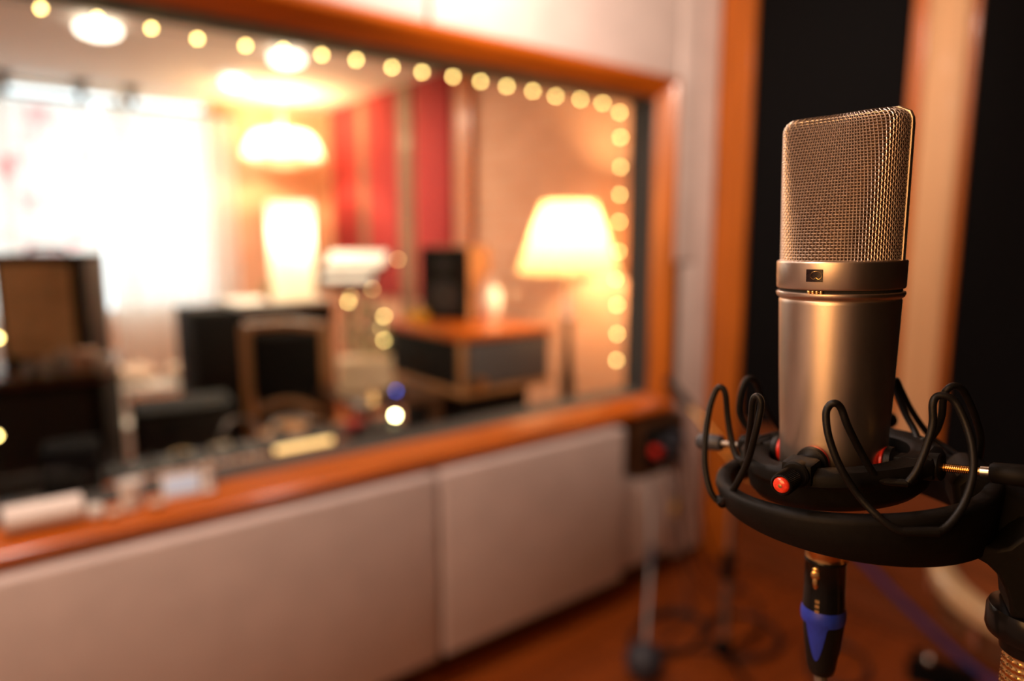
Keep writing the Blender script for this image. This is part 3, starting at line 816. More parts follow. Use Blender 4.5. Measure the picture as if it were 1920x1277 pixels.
# stand B: upright with clutch, boom and tripod feet
s2 = thing('tripod_stand', 'upright grey tripod microphone stand with black clutch beside the corner', 'stand', (1.93, 1.27, 0))
b = bmesh.new(); cyl(b, (0, 0, .06), (0, 0, .37), .0115); obj('lower_tube', b, M['brushed'], s2)
b = bmesh.new(); cyl(b, (0, 0, .36), (.02, .01, .70), .0085); obj('upper_tube', b, M['brushed'], s2)
b = bmesh.new(); lathe(b, [(.012, .31), (.021, .32), (.023, .35), (.020, .40), (.013, .415)], 24); obj('clutch', b, M['black_plastic'], s2)
b = bmesh.new(); lathe(b, [(.012, .03), (.024, .035), (.026, .07), (.016, .09), (.012, .10)], 24); obj('leg_hub', b, M['black_plastic'], s2)
for k in range(3):
    a = 2.2 + k * 2 * PI / 3
    b = bmesh.new(); cyl(b, (.015 * math.cos(a), .015 * math.sin(a), .05), (.26 * math.cos(a), .26 * math.sin(a), .012), .007); l_ = obj('leg', b, M['black_plastic'], s2)
    b = bmesh.new(); cyl(b, (.25 * math.cos(a), .25 * math.sin(a), .0135), (.275 * math.cos(a), .275 * math.sin(a), .0105), .0105); obj('rubber_foot', b, M['black_rubber'], l_)
b = bmesh.new(); cyl(b, (.02, .01, .70), (.025, .012, .72), .020); obj('boom_clutch', b, M['black_plastic'], s2)
b = bmesh.new(); cyl(b, (.03, -.045, .675), (-.02, .17, .885), .0085); obj('boom', b, M['gold'], s2, label='brass coloured boom tube')
b = bmesh.new(); cyl(b, (-.0175, .162, .877), (-.045, .255, .965), .014, .016); obj('boom_grip', b, M['black_rubber'], s2, label='black end of the boom')

# blue cable across the floor, darker cable coils
b = bmesh.new(); tube(b, [(2.555, 1.50, .62), (2.565, 1.28, .38), (2.57, 1.07, .215), (2.57, .90, .105), (2.56, .74, .02), (2.50, .60, .011), (2.40, .45, .011)], .011, 10, smooth=8)
tag(obj('cable', b, M['blue_cable']), 'thick blue cable slanting down the brown wainscot to the floor', 'cable')
for i, (cx_, cy_, rr, lab) in enumerate([(2.12, 1.32, .12, 'loop of dark cable on the floor behind the upright stand'), (2.22, 1.02, .10, 'loop of dark cable on the floor right of the hanging plug'), (1.92, 1.50, .12, 'dark cable loop on the floor between the two pole stands')]):
    b = bmesh.new(); pts = []
    for k in range(40):
        t = k / 39 * 2 * PI * 2.3; r = rr * (1 + .13 * math.sin(k * .7 + i))
        pts.append((cx_ + r * math.cos(t) * 1.25, cy_ + r * math.sin(t), .006 + .0065 * (k / 13)))
    tube(b, pts, .0045, 8, smooth=3); tag(obj('cable_coil', b, M['black_cable']), lab, 'cable')

# drum at the lower right
dr = thing('snare_drum', 'round drum with broad cream hoop behind the microphone stand, lower right', 'drum', (1.901, 0.391, 0))
ctr = Vector((1.861, 0.423, 0.694))
dirn = Vector((-.235, -.055, .97)).normalized()
dm = Matrix.Translation((0, 0, 0.694)) @ dirn.to_track_quat('Z', 'Y').to_matrix().to_4x4() @ Matrix.Scale(.88, 4)
b = bmesh.new(); lathe(b, [(.262, -.13), (.272, -.13), (.272, .0), (.262, .0)], 72, dm, cap=False)
obj('shell', b, M['wood_dark'], dr)
b = bmesh.new(); lathe(b, [(.0, -.018), (.245, -.018), (.245, -.024), (0, -.024)], 72, dm); obj('drum_head', b, M['wood_red'], dr, label='dark brown drum head')
b = bmesh.new(); lathe(b, [(.238, -.024), (.238, .004), (.246, .012), (.284, .012), (.292, .004), (.292, -.035), (.272, -.035), (.272, -.024), (.238, -.024)], 72, dm, cap=False); obj('hoop', b, M['drum'], dr, angle=30, label='broad cream hoop')
for k in range(8):
    a = 2 * PI * k / 8 + .2
    b = bmesh.new(); bx(b, .272, -.012, -.11, .290, .012, -.05, bev=.004, mtx=dm @ Matrix.Rotation(a, 4, 'Z')); obj('lug', b, M['steel'], dr)
b = bmesh.new(); cyl(b, (.03, 0, .20), (.03, 0, .58), .011); obj('stand_pole', b, M['black_plastic'], dr)
for k in range(3):
    a = 2 * PI * k / 3 - .3
    b = bmesh.new(); cyl(b, (.03, 0, .30), (.03 + .20 * math.cos(a), .20 * math.sin(a), .006), .007); obj('leg', b, M['black_plastic'], dr)
pd = thing('foot_pedal', 'small black foot pedal with shiny knob on the floor near the drum', 'pedal', (2.42, .77, 0), .4)
b = bmesh.new(); bx(b, -.06, -.10, 0, .06, .10, .022, bev=.004); obj('base_plate', b, M['black_plastic'], pd)
b = bmesh.new(); bx(b, -.045, -.095, -.004, .045, .09, .006, bev=.003, mtx=Matrix.Translation((0, 0, .05)) @ Matrix.Rotation(.18, 4, 'X')); obj('footboard', b, M['black_plastic'], pd)
b = bmesh.new(); sph(b, (-.02, .04, .075), .018, 16); obj('knob', b, M['steel'], pd)

# ---- things on the studio window sill
def sill(y): return .797 + (y - 1.806) * .242
r_ = thing('towel_roll', 'white rolled towel lying on the window sill at the far left', 'towel', (.022, 1.838, .802))
b = bmesh.new(); tube(b, [(0, 0, .030), (.148, -.004, .030)], .030, 28); obj('roll', b, M['white_cloth'], r_)
b = bmesh.new()
sp = []
for k in range(60):
    t = k / 59 * 2 * PI * 3; r = .005 + .024 * k / 59; sp.append((.1495, -.004 + r * math.cos(t), .030 + r * math.sin(t)))
tube(b, sp, .0014, 6); obj('spiral_edge', b, M['beige_cloth'], r_)
cu = thing('paper_cup', 'white paper cup standing on the window sill', 'cup', (.273, 1.838, .802))
b = bmesh.new(); lathe(b, [(.0, 0), (.020, 0), (.0265, .062), (.028, .063), (.028, .065), (.0262, .064), (.0205, .003), (0, .003)], 32); obj('cup_wall', b, M['ceramic'], cu)
bl = thing('paper_ball', 'small crumpled white paper ball beside the towel roll', 'paper', (.195, 1.826, .798))
b = bmesh.new(); q = bmesh.ops.create_icosphere(b, subdivisions=3, radius=.018)
for v_ in q['verts']: v_.co *= 1 + random.uniform(-.14, .14)
bmesh.ops.translate(b, verts=q['verts'], vec=(0, 0, .018)); obj('crumple', b, M['white_paper'], bl)
tb = thing('desk_sign', 'small pale blue-white display card leaning on the window sill', 'card', (.388, 1.836, .8015), math.radians(-8))
tm = Matrix.Rotation(math.radians(-14), 4, 'X')
b = bmesh.new(); bx(b, -.045, -.003, 0, .045, .003, .058, bev=.001, mtx=tm); obj('card', b, M['white_paper'], tb)
b = bmesh.new(); bx(b, -.038, -.004, .012, .038, -.0032, .052, mtx=tm); obj('face', b, M['tablet_screen'], tb)
b = bmesh.new(); bx(b, -.015, .001, 0, .015, .020, .004, bev=.001); obj('foot', b, M['white_paper'], tb)
fg = thing('figurine', 'small white figurine with round peach head on the window sill', 'figurine', (.452, 1.838, .802))
b = bmesh.new(); lathe(b, [(0, 0), (.015, 0), (.016, .004), (.010, .012), (.011, .03), (.013, .042), (.007, .052), (.004, .056), (0, .057)], 24); obj('figure', b, M['ceramic'], fg)
b = bmesh.new(); sph(b, (.004, 0, .066), .0135, 18); obj('head', b, M['beige_cloth'], fg)
for i, (x, y, lab) in enumerate([(.325, 1.822, 'crumpled beige paper scrap between the cup and the card'), (.235, 1.822, 'crumpled beige paper scrap next to the white paper ball')]):
    b = bmesh.new(); q = bmesh.ops.create_icosphere(b, subdivisions=2, radius=.016)
    for v_ in q['verts']: v_.co = Vector((v_.co.x * 1.3, v_.co.y * .8, max(-.006, v_.co.z * .5))) * (1 + random.uniform(-.15, .15))
    bmesh.ops.translate(b, verts=q['verts'], vec=(x, y, .804)); tag(obj('paper_scrap', b, M['beige_cloth']), lab, 'paper')

# ================================================================== FAIRY LIGHTS ON THE STUDIO WINDOW
TOPB = [(.085, 1.968), (.196, 1.968), (.308, 1.968), (.424, 1.965), (.531, 1.958), (.653, 1.961), (.756, 1.968), (.868, 1.971), (.975, 1.973), (1.094, 1.969), (1.201, 1.970), (1.318, 1.972), (1.429, 1.972), (1.541, 1.971), (1.659, 1.970), (1.769, 1.965), (1.893, 1.969), (2.013, 1.969)]
SIDE = [(2.110, 1.944), (2.119, 1.849), (2.123, 1.733), (2.121, 1.624), (2.121, 1.515), (2.122, 1.395), (2.107, 1.283), (2.120, 1.175), (2.124, 1.054), (2.124, .942)]
LEFT = [(.040, 1.40), (.052, 1.222), (.030, .993)]
fl = thing('fairy_lights', 'string of warm round fairy bulbs along the top and right of the studio window', 'string lights', (0, 1.978, 0))
b = bmesh.new()
chain = [(x, .010, z + .012) for x, z in TOPB] + [(x + .012, .010, z) for x, z in SIDE]
pts = []
for i, p in enumerate(chain):
    pts.append(p)
    if i < len(chain) - 1:
        q = chain[i + 1]; pts.append(((p[0] + q[0]) / 2, .012, (p[2] + q[2]) / 2 - .004))
tube(b, pts, .0012, 6, smooth=3); obj('wire', b, M['green_wire'], fl)
def bulb_mesh(r):
    b = bmesh.new(); sph(b, (0, 0, 0), r, 16, (1, 1, 1)); return b
b0 = None
for i, (x, z) in enumerate(TOPB + SIDE):
    if b0 is None:
        b0 = obj('bulb', bulb_mesh(.0058), M['bulb'], fl); c = b0
        s0 = obj('socket', (lambda q: cyl(q, (0, .004, 0), (0, .013, .002), .0035, .0028, 10))(bmesh.new()), M['green_wire'], b0)
    else:
        c = b0.copy(); COL.objects.link(c); c.parent = fl; d = s0.copy(); COL.objects.link(d); d.parent = c
    c.location = (x, 0, z)
f2 = thing('fairy_lights', 'few fairy bulbs hanging at the left edge of the studio window', 'string lights', (0, 1.978, 0))
b = bmesh.new(); tube(b, [(x - .01, .010, z) for x, z in [(.04, 1.55)] + LEFT + [(.04, .9)]], .0012, 6, smooth=4); obj('wire', b, M['green_wire'], f2)
for x, z in LEFT:
    c = b0.copy(); COL.objects.link(c); c.parent = f2; c.location = (x, 0, z)
    d = s0.copy(); COL.objects.link(d); d.parent = c

# ================================================================== CONTROL ROOM
# ceiling lights
def ceil_light(label, x, y, r=.085):
    t = thing('ceiling_light', label, 'ceiling light', (x, y, H), 0, 'round ceiling lights in the control room')
    b = bmesh.new(); lathe(b, [(0, 0), (r * .55, 0), (r * .62, -.012), (r * .5, -.02)], 32); obj('ceiling_plate', b, M['white_paint'], t)
    b = bmesh.new(); lathe(b, [(r * .5, -.018), (r * .95, -.03), (r, -.045), (r * .9, -.062), (r * .5, -.078), (0, -.083)], 32); obj('diffuser', b, M['opal_lit'], t)
    lamp('ceiling_lamp_glow', 'AREA', (0, 0, -.09), 20, (1, .82, .62), r, t)
ceil_light('round lit ceiling light nearest to the studio window on the left', .655, 4.21, .10)
ceil_light('round lit ceiling light behind the fairy bulbs, mid window', 1.62, 4.19, .095)
ceil_light('small round lit ceiling light farthest away, near the curtains', 1.565, 5.02, .075)

# pendant lamp
pn = thing('pendant_lamp', 'glowing cream pendant lamp with wide scalloped shade', 'lamp', (2.03, 5.42, H))
b = bmesh.new(); lathe(b, [(0, 0), (.05, 0), (.055, -.01), (.03, -.03), (0, -.03)], 24); obj('ceiling_rose', b, M['white_paint'], pn)
b = bmesh.new(); cyl(b, (0, 0, -.03), (0, 0, -.30), .006); obj('cord', b, M['white_paint'], pn)
b = bmesh.new(); rws = []
for r, z in [(.10, -.285), (.19, -.295), (.235, -.34), (.275, -.43), (.285, -.46)]:
    rw = []
    for i in range(72):
        t = 2 * PI * i / 72; sc = 1 + .03 * abs(math.sin(4 * t)) * (r > .15); dz = -.03 * abs(math.sin(4 * t)) * (r > .28)
        rw.append(b.verts.new((r * sc * math.cos(t), r * sc * math.sin(t), z + dz)))
    rws.append(rw)
for A, B in zip(rws, rws[1:]):
    for i in range(72): b.faces.new((A[i], A[(i + 1) % 72], B[(i + 1) % 72], B[i]))
obj('lamp_shade', b, M['shade_white'], pn)
b = bmesh.new(); lathe(b, [(0, -.55), (.11, -.535), (.165, -.49), (.175, -.465), (.165, -.46)], 40); obj('bowl', b, M['shade_white'], pn)
b = bmesh.new(); sph(b, (0, 0, -.39), .05, 20); obj('bulb', b, M['opal_lit'], pn)
lamp('pendant_glow', 'POINT', (0, 0, -.30), 70, (1, .66, .34), .06, pn)

# floor lamp
lf = thing('floor_lamp', 'lit floor lamp with cream cone shade on dark turned pole', 'lamp', (2.33, 2.50, 0))
b = bmesh.new(); rws = []
for k in range(9):
    t = k / 8; r = .252 + (.125 - .252) * t; rws.append((r, 1.285 + .335 * t))
lathe(b, rws, 64, cap=False); bmesh.ops.solidify(b, geom=b.faces[:], thickness=.0012)
obj('lamp_shade', b, M['shade'], lf)
b = bmesh.new(); lathe(b, [(.0, 1.06), (.020, 1.06), (.027, 1.10), (.022, 1.20), (.015, 1.30), (0, 1.31)], 24); obj('lamp_neck', b, M['ceramic'], lf, label='white neck under the shade')
b = bmesh.new(); sph(b, (0, 0, 1.38), .035, 16, (1, 1, 1.3)); obj('bulb', b, M['opal_lit'], lf)
b = bmesh.new(); lathe(b, [(.14, 0), (.14, .02), (.05, .04), (.022, .08), (.020, .3), (.030, .42), (.026, .5), (.034, .62), (.036, .74), (.024, .86), (.018, .96), (.020, 1.05), (.012, 1.065)], 28); obj('pole', b, M['wood_black'], lf)
lamp('floor_lamp_glow', 'POINT', (0, 0, 1.45), 44, (1, .64, .32), .045, lf)

# tall white tapered lamp
# cabinet it stands on
cb = thing('black_cabinet', 'tall black cabinet with a white top below the tall white lamp', 'cabinet', (1.01, 4.22, 0))
obj('carcass', box(0, 0, 0, .84, .42, 1.035, bev=.006), M['amp_black'], cb)
obj('top', box(.26, -.02, 1.036, .88, .44, 1.066, bev=.006), M['white_paint'], cb, label='white top board')
for k in range(2): obj('door', box(.01 + .425 * k, -.016, .04, .42 + .425 * k, -.001, 1.02, bev=.004), M['amp_black'], cb)
tl = thing('table_lamp', 'tall white tapered lamp glowing at its top on the black cabinet', 'lamp', (1.675, 4.40, 1.067))
b = bmesh.new(); lathe(b, [(.0, 0), (.128, 0), (.134, .01), (.140, .56), (.141, .605), (.136, .605)], 48, cap=False); obj('lamp_body', b, M['shade_white'], tl)
b = bmesh.new(); lathe(b, [(0, 0), (.10, 0), (.10, .015), (0, .016)], 32); obj('foot', b, M['white_paint'], tl)
lamp('table_lamp_glow', 'POINT', (0, 0, .42), 7, (1, .76, .50), .05, tl)
pl = thing('potted_plant', 'small green plant beside the tall white lamp', 'plant', (1.475, 4.31, 1.067))
b = bmesh.new(); lathe(b, [(0, 0), (.025, 0), (.032, .045), (.028, .045), (.0, .04)], 20); obj('pot', b, M['wood_mid'], pl)
b = bmesh.new()
for k in range(14):
    a = k * 2.4; e = .35 + .4 * random.random(); L = .07 + .03 * random.random()
    mt = Matrix.Translation((0, 0, .042)) @ Matrix.Rotation(a, 4, 'Z') @ Matrix.Rotation(-e - .3, 4, 'Y')
    vs = [b.verts.new(mt @ Vector(p)) for p in [(0, 0, 0), (L * .4, .012, .004), (L, 0, 0), (L * .4, -.012, .004)]]; b.faces.new(vs)
obj('leaves', b, M['green_leaf'], pl)

# wooden chair in front of the cabinet
ch = thing('wooden_chair', 'brown wooden chair with arched lower back rail in front of the black cabinet', 'chair', (1.175, 3.21, 0), math.radians(-40))
def post(x, y, z0, z1, w=.022): return box(x - w, y - w, z0, x + w, y + w, z1, bev=.005)
b = bmesh.new(); tube(b, [(-.19, 0, 1.035), (0, -.012, 1.05), (.19, 0, 1.035)], .024, 12, smooth=6); obj('top_rail', b, M['wood_mid'], ch)
b = bmesh.new(); tube(b, [(-.18, 0, .60), (-.09, 0, .655), (0, 0, .675), (.09, 0, .655), (.18, 0, .60)], .017, 12, smooth=6); obj('arched_rail', b, M['wood_mid'], ch, label='arched lower back rail')
for s in (-1, 1):
    obj('leg', post(.19 * s, 0, 0, 1.04), M['wood_mid'], ch); obj('leg', post(.18 * s, .38, 0, .44), M['wood_mid'], ch)
obj('seat', box(-.20, -.01, .44, .20, .41, .48, bev=.012), M['wood_mid'], ch)
obj('back_pad', box(-.165, -.012, .70, .165, .012, 1.00, bev=.006), M['amp_black'], ch, label='black back pad')

# large speaker with tan cloth at the left, on a black upright cabinet
bc = thing('black_console', 'large black cabinet with brown top at the left end of the control room', 'cabinet', (-.32, 3.60, 0), math.radians(-15))
obj('carcass', box(-.35, 0, 0, .78, .62, .84, bev=.006), M['amp_black'], bc)
obj('top', box(-.37, -.02, .84, .80, .64, .872, bev=.006), M['wood_dark'], bc, label='brown wooden top')
for k in range(2): obj('front_panel', box(-.30 + .53 * k, -.014, .06, .20 + .53 * k, -.001, .80, bev=.004), M['black_felt'], bc)
gs = thing('guitar_amplifier', 'large speaker with tan cloth grille standing on the black cabinet', 'speaker', (.126, 3.785, .873), math.radians(-38))
obj('cabinet', box(-.03, 0, 0, .355, .20, .51, bev=.010), M['amp_black'], gs)
obj('grille', box(.0, -.008, .05, .315, .002, .47, bev=.004), M['tan_cloth'], gs, label='tan cloth grille')
obj('side_panel', box(.3555, .02, .02, .361, .18, .49, bev=.002), M['amp_grey'], gs, label='grey side panel')
b = bmesh.new(); tube(b, [(.07, .10, .51), (.09, .10, .535), (.22, .10, .535), (.24, .10, .51)], .008, 8, smooth=5); obj('handle', b, M['black_rubber'], gs)
# jars and small boxes on the cabinet top
jars = [(.185, 3.50, .020, .07, 'glass jar with pale lid on the cabinet top, leftmost of three'), (.245, 3.47, .022, .085, 'glass jar with peach top on the cabinet, middle of three'), (.305, 3.485, .022, .11, 'tallest glass jar on the cabinet top, rightmost of three')]
for x, y, r, h, lab in jars:
    j = thing('jar', lab, 'jar', (x, y, .873), 0, 'jars on the black cabinet')
    b = bmesh.new(); lathe(b, [(0, 0), (r, 0), (r * 1.05, .006), (r, h * .75), (r * .7, h * .85), (0, h * .86)], 20); obj('glass', b, M['glass_ware'], j)
    b = bmesh.new(); cyl(b, (0, 0, h * .86), (0, 0, h), r * .75, None, 16); obj('lid', b, M['beige_cloth'], j)
b = bmesh.new(); bx(b, -.045, -.035, 0, .045, .035, .10, bev=.012, mtx=Matrix.Rotation(.5, 4, 'Z') @ Matrix.Rotation(.08, 4, 'Y'))
o = tag(obj('tissue_box', b, M['pink_cloth']), 'soft peach coloured box at the right end of the cabinet top', 'box'); o.location = (.378, 3.462, .874)
c2 = thing('mug', 'white mug at the right corner of the cabinet top', 'cup', (.445, 3.43, .873))
b = bmesh.new(); lathe(b, [(0, 0), (.028, 0), (.032, .006), (.033, .078), (.030, .078), (.029, .008), (0, .006)], 24); obj('mug_wall', b, M['ceramic'], c2)
b = bmesh.new(); tube(b, [(.031, 0, .062), (.055, 0, .055), (.055, 0, .028), (.031, 0, .02)], .004, 8, smooth=5); obj('handle', b, M['ceramic'], c2)
# dark speaker close to the glass
ds = thing('desk_speaker', 'small black speaker standing close to the glass behind the towel roll', 'speaker', (.092, 2.11, 0), math.radians(-10))
tag(obj('shelf', box(-.6, 2.005, .70, .24, 2.28, .7415, bev=.004), M['wood_black']), 'dark narrow shelf behind the glass at the left', 'shelf')
obj('cabinet', box(.02, 0, .742, .15, .14, .90, bev=.008), M['black_fabric'], ds)
b = bmesh.new(); lathe(b, [(0, .004), (.03, .008), (.045, 0), (.05, .002)], 32, Matrix.Translation((.085, .141, .82)) @ Matrix.Rotation(-PI / 2, 4, 'X')); obj('cone', b, M['cone'], ds)
for o_ in list(ds.children): o_.location.z = 0

# white bench with cushions near the curtain
bn = thing('white_bench', 'white painted low bench under the far window', 'bench', (.98, 5.48, 0), -.3)
obj('top', box(-.26, -.14, .37, .46, .14, .42, bev=.006), M['white_paint'], bn)
for x in (-.19, .40): obj('leg', box(x - .06, -.12, 0, x + .06, .12, .37, bev=.005), M['white_paint'], bn)
for i, (x, lab) in enumerate([(.90, 'soft beige cushion on the left of the white bench'), (1.24, 'soft beige cushion on the right of the white bench')]):
    b = bmesh.new(); sph(b, (0, 0, 0), .5, 24, (.31, .24, .13))
    for v_ in b.verts: v_.co.z *= 1 + .1 * math.sin(v_.co.x * 40)
    o = tag(obj('cushion', b, M['beige_cloth']), lab, 'cushion', 'cushions on the white bench'); o.location = (x, 5.50 - (x - .98) * .31, .492)
bk = thing('storage_tub', 'white tub on the floor below the bench', 'tub', (.80, 5.12, 0))
b = bmesh.new(); lathe(b, [(0, 0), (.085, 0), (.105, .22), (.112, .225), (.108, .235), (.098, .225), (0, .01)], 28); obj('tub_wall', b, M['white_paint'], bk)

# curtains and rod
def curtain(label, x0, x1, m, seed):
    rnd = random.Random(seed); b = bmesh.new(); nx, nz = 160, 10; rws = []
    for j in range(nz + 1):
        z = .42 + (2.385 - .42) * j / nz; rw = []
        for i in range(nx + 1):
            x = x0 + (x1 - x0) * i / nx; ph = i / nx * (x1 - x0) * 62
            y = 5.86 + (.028 + .006 * math.sin(i * .1 + seed)) * math.sin(ph + .5 * math.sin(j * .5 + i * .05)) 
            rw.append(b.verts.new((x, y, z)))
        rws.append(rw)
    for A, B in zip(rws, rws[1:]):
        for i in range(nx): b.faces.new((A[i], A[i + 1], B[i + 1], B[i]))
    return tag(obj('curtain', b, m, angle=180), label, 'curtain', 'sheer curtains on the far window')
curtain('sheer white curtain with red flower print, left one on the far window', -.58, .835, M['curtain_red'], 3)
curtain('sheer plain white curtain glowing with daylight, right one on the far window', .865, 1.80, M['curtain'], 8)
rd = thing('curtain_rod', 'thin dark curtain rod hung on three black brackets', 'curtain rod', (0, 5.83, 0))
b = bmesh.new(); cyl(b, (-.6, .03, 2.405), (1.86, .03, 2.405), .016); obj('rod', b, M['amp_black'], rd)
for x in (.33, .77, 1.09):
    b = bmesh.new(); bx(b, x - .045, -.02, 2.515, x + .045, .06, 2.538, bev=.004); bx(b, x - .018, .0, 2.40, x + .018, .045, 2.52, bev=.003); obj('bracket', b, M['amp_black'], rd)

# mixing desk behind the glass
mx = thing('mixing_desk', 'dark mixing desk with wooden edge rail just behind the glass', 'mixing desk', (0, 0, 0))
b = bmesh.new(); prism(b, [(2.14, .70), (2.14, .785), (2.24, .80), (2.42, .68), (2.85, .61), (2.85, .52), (2.14, .52)], .93, Matrix.Translation((.745, 0, 0)) @ Matrix.Rotation(PI / 2, 4, 'Z') )
obj('chassis', b, M['grey_metal'], mx, False, bevel=.004)
obj('edge_rail', box(.25, 2.06, .745, .97, 2.125, .785, bev=.008), M['wood_frame'], mx)
for x in (.35, 1.12): obj('leg', box(x - .04, 2.2, 0, x + .04, 2.8, .52, bev=.005), M['grey_metal'], mx)
obj('strip_backing', box(.705, 2.098, .7855, .915, 2.124, .806, bev=.004), M['grey_metal'], mx)  # backing block made up to carry the glowing reflection strip
obj('painted_reflection', box(.715, 2.090, .787, .905, 2.0985, .804, bev=.003), M['reflection_glow'], mx, label='long glowing amber strip painted as a reflection on the rail')  # emissive strip imitates warm light reflected along the rail, no real display
b = bmesh.new(); lathe(b, [(.009, 0), (.009, .008), (.006, .012), (0, .012)], 12); kn0 = obj('knob', b, M['pink_cloth'], mx, label='pale pink knob')
b = bmesh.new(); lathe(b, [(.008, 0), (.008, .008), (.005, .012), (0, .012)], 12); kd0 = obj('knob', b, M['grey_metal'], mx)
spots = [(kn0, .31 + .029 * c, 2.088, .785) for c in range(13)] + [(kd0, .31 + .08 * c, 2.17 + .03 * r, .788 + .0045 * r) for r in range(3) for c in range(11)]
for i, (src, x, y, z) in enumerate(spots):
    if i in (0, 13): q = src
    else: q = src.copy(); COL.objects.link(q); q.parent = mx
    q.location = (x, y, z)
rk = thing('equipment_rack', 'low black equipment rack in front of the white bench', 'rack', (.475, 3.02, 0), math.radians(-8))
obj('case', box(0, 0, 0, .39, .30, .76, bev=.006), M['amp_black'], rk)
for k in range(4): obj('rack_unit', box(.02, -.012, .08 + .17 * k, .37, -.001, .23 + .17 * k, bev=.004), M['grey_metal'], rk)
# fairy string lying on the desk edge and things on the desk
hp = thing('headphones', 'dark headphones lying on the mixing desk', 'headphones', (.98, 2.60, .664))
b = bmesh.new(); tube(b, [(-.07, 0, .03), (-.075, .05, .05), (-.04, .12, .06), (.04, .12, .06), (.075, .05, .05), (.07, 0, .03)], .006, 10, smooth=6); obj('headband', b, M['brushed'], hp)
for s in (-1, 1):
    b = bmesh.new(); cyl(b, (.055 * s, 0, .03), (.085 * s, 0, .03), .036, .034, 24); obj('ear_cup', b, M['black_plastic'], hp)
tr_ = thing('tape_roll', 'yellow roll of tape on the left of the mixing desk', 'tape', (.57, 2.66, .655))
b = bmesh.new(); lathe(b, [(.022, 0), (.036, 0), (.036, .022), (.022, .022), (.022, 0)], 32, cap=False); obj('roll', b, M['yellow'], tr_)
for i, (x, y, z, a, lab, m) in enumerate([(.90, 2.72, .642, .3, 'white paper sheet lying on the mixing desk in front of the chair', 'white_paper'), (.45, 2.50, .678, -.3, 'pale grey paper sheet at the left end of the mixing desk', 'glass_ware'), (.72, 2.78, .635, .9, 'small beige card on the middle of the mixing desk', 'cream_paper')]):
    b = bmesh.new(); bx(b, -.055, -.04, 0, .055, .04, .002, mtx=Matrix.Rotation(a, 4, 'Z') @ Matrix.Rotation(-.17, 4, 'X')); o = tag(obj('paper_sheet', b, M[m]), lab, 'paper'); o.location = (x, y, z)
b = bmesh.new(); pts = [(.62, 2.30, .83), (.66, 2.34, .85), (.72, 2.36, .84), (.75, 2.34, .80), (.74, 2.31, .772)]
tube(b, [(.60, 2.32, .765)] + pts, .005, 8, smooth=6); tag(obj('gooseneck', b, M['brushed']), 'thin grey gooseneck curving above the desk edge', 'gooseneck')
bb = thing('desk_bulb', 'bright bare bulb on a small holder at the right end of the desk', 'lamp', (1.19, 2.19, .80))
b = bmesh.new(); sph(b, (0, 0, .012), .0075, 20); obj('bulb', b, M['bulb_hot'], bb)
b = bmesh.new(); lathe(b, [(0, -.012), (.012, -.012), (.013, -.004), (.007, .0045), (0, .005)], 20); obj('holder', b, M['black_plastic'], bb)
ul = thing('usb_hub', 'small black box with one blue light on the desk', 'electronics box', (1.43, 2.62, .764))
b = bmesh.new(); bx(b, -.04, 0, 0, .04, .05, .03, bev=.003); obj('case', b, M['black_plastic'], ul)
b = bmesh.new(); sph(b, (0, -.002, .031), .0062, 14); obj('indicator_light', b, M['led_blue'], ul)
# second desk carrying it
dk = thing('side_desk', 'dark brown side desk between the chair and the slanted console', 'desk', (1.26, 2.56, 0))
obj('top', box(-.02, 0, .735, .38, .46, .763, bev=.004), M['wood_dark'], dk)
for x, y in ((.01, .03), (.35, .03), (.01, .43), (.35, .43)): obj('leg', box(x - .02, y - .02, 0, x + .02, y + .02, .735), M['wood_dark'], dk)
hb = thing('hand_bell', 'small dull gold bell on the side desk left of the bulb', 'bell', (1.32, 2.62, .764))
b = bmesh.new(); lathe(b, [(.034, 0), (.030, .008), (.022, .03), (.012, .045), (.004, .05), (.004, .07), (0, .072)], 28); obj('bell_body', b, M['gold'], hb)
b = bmesh.new(); bx(b, -.045, -.025, 0, .045, .025, .022, bev=.006, mtx=Matrix.Rotation(.6, 4, 'Z'))
o = tag(obj('pencil_case', b, M['red_fabric']), 'small red case on the desk edge below the gold bell', 'case'); o.location = (1.03, 2.19, .797)

# console cabinet at the right with the monitor on top
ck = thing('wooden_console', 'dark console with orange wood edges carrying the monitor speaker', 'console', (1.66, 2.45, 0))
obj('upper_body', box(0, 0, .79, .50, .72, 1.005, bev=.004), M['amp_black'], ck)
obj('top', box(-.012, -.012, 1.005, .525, .735, 1.035, bev=.004), M['wood_frame'], ck, label='glossy orange wood top')
obj('bottom_rail', box(-.010, -.010, .762, .515, .73, .79, bev=.003), M['wood_mid'], ck)
obj('corner_post', box(-.008, -.008, .79, .018, .018, 1.005, bev=.002), M['wood_mid'], ck)
obj('front_grille', box(.03, -.009, .80, .485, -.001, .995, bev=.002), M['amp_grey'], ck, label='dark grey front panel')
obj('base', box(.08, .08, .0, .44, .66, .762, bev=.004), M['amp_black'], ck)
b = bmesh.new(); lathe(b, [(0, 0), (.024, 0), (.026, .006), (.018, .012), (0, .014)], 24, Matrix.Translation((.07, -.011, .815)) @ Matrix.Rotation(PI / 2, 4, 'X') @ Matrix.Scale(1.8, 4, (1, 0, 0))); obj('brass_plate', b, M['gold'], ck, label='oval brass plate at the lower corner')
ms = thing('monitor_speaker', 'black box monitor speaker with pale wood side on the console', 'speaker', (1.865, 3.115, 1.036), math.radians(-60))
obj('cabinet', box(0, 0, 0, .275, .27, .37, bev=.005), M['wood_beige'], ms)
obj('front_baffle', box(.0, -.010, .0, .275, .001, .37, bev=.003), M['amp_black'], ms, label='black front')
b = bmesh.new(); lathe(b, [(0, .008), (.04, .003), (.075, .0), (.085, .004)], 40, Matrix.Translation((.137, -.011, .12)) @ Matrix.Rotation(PI / 2, 4, 'X')); obj('woofer', b, M['cone'], ms)
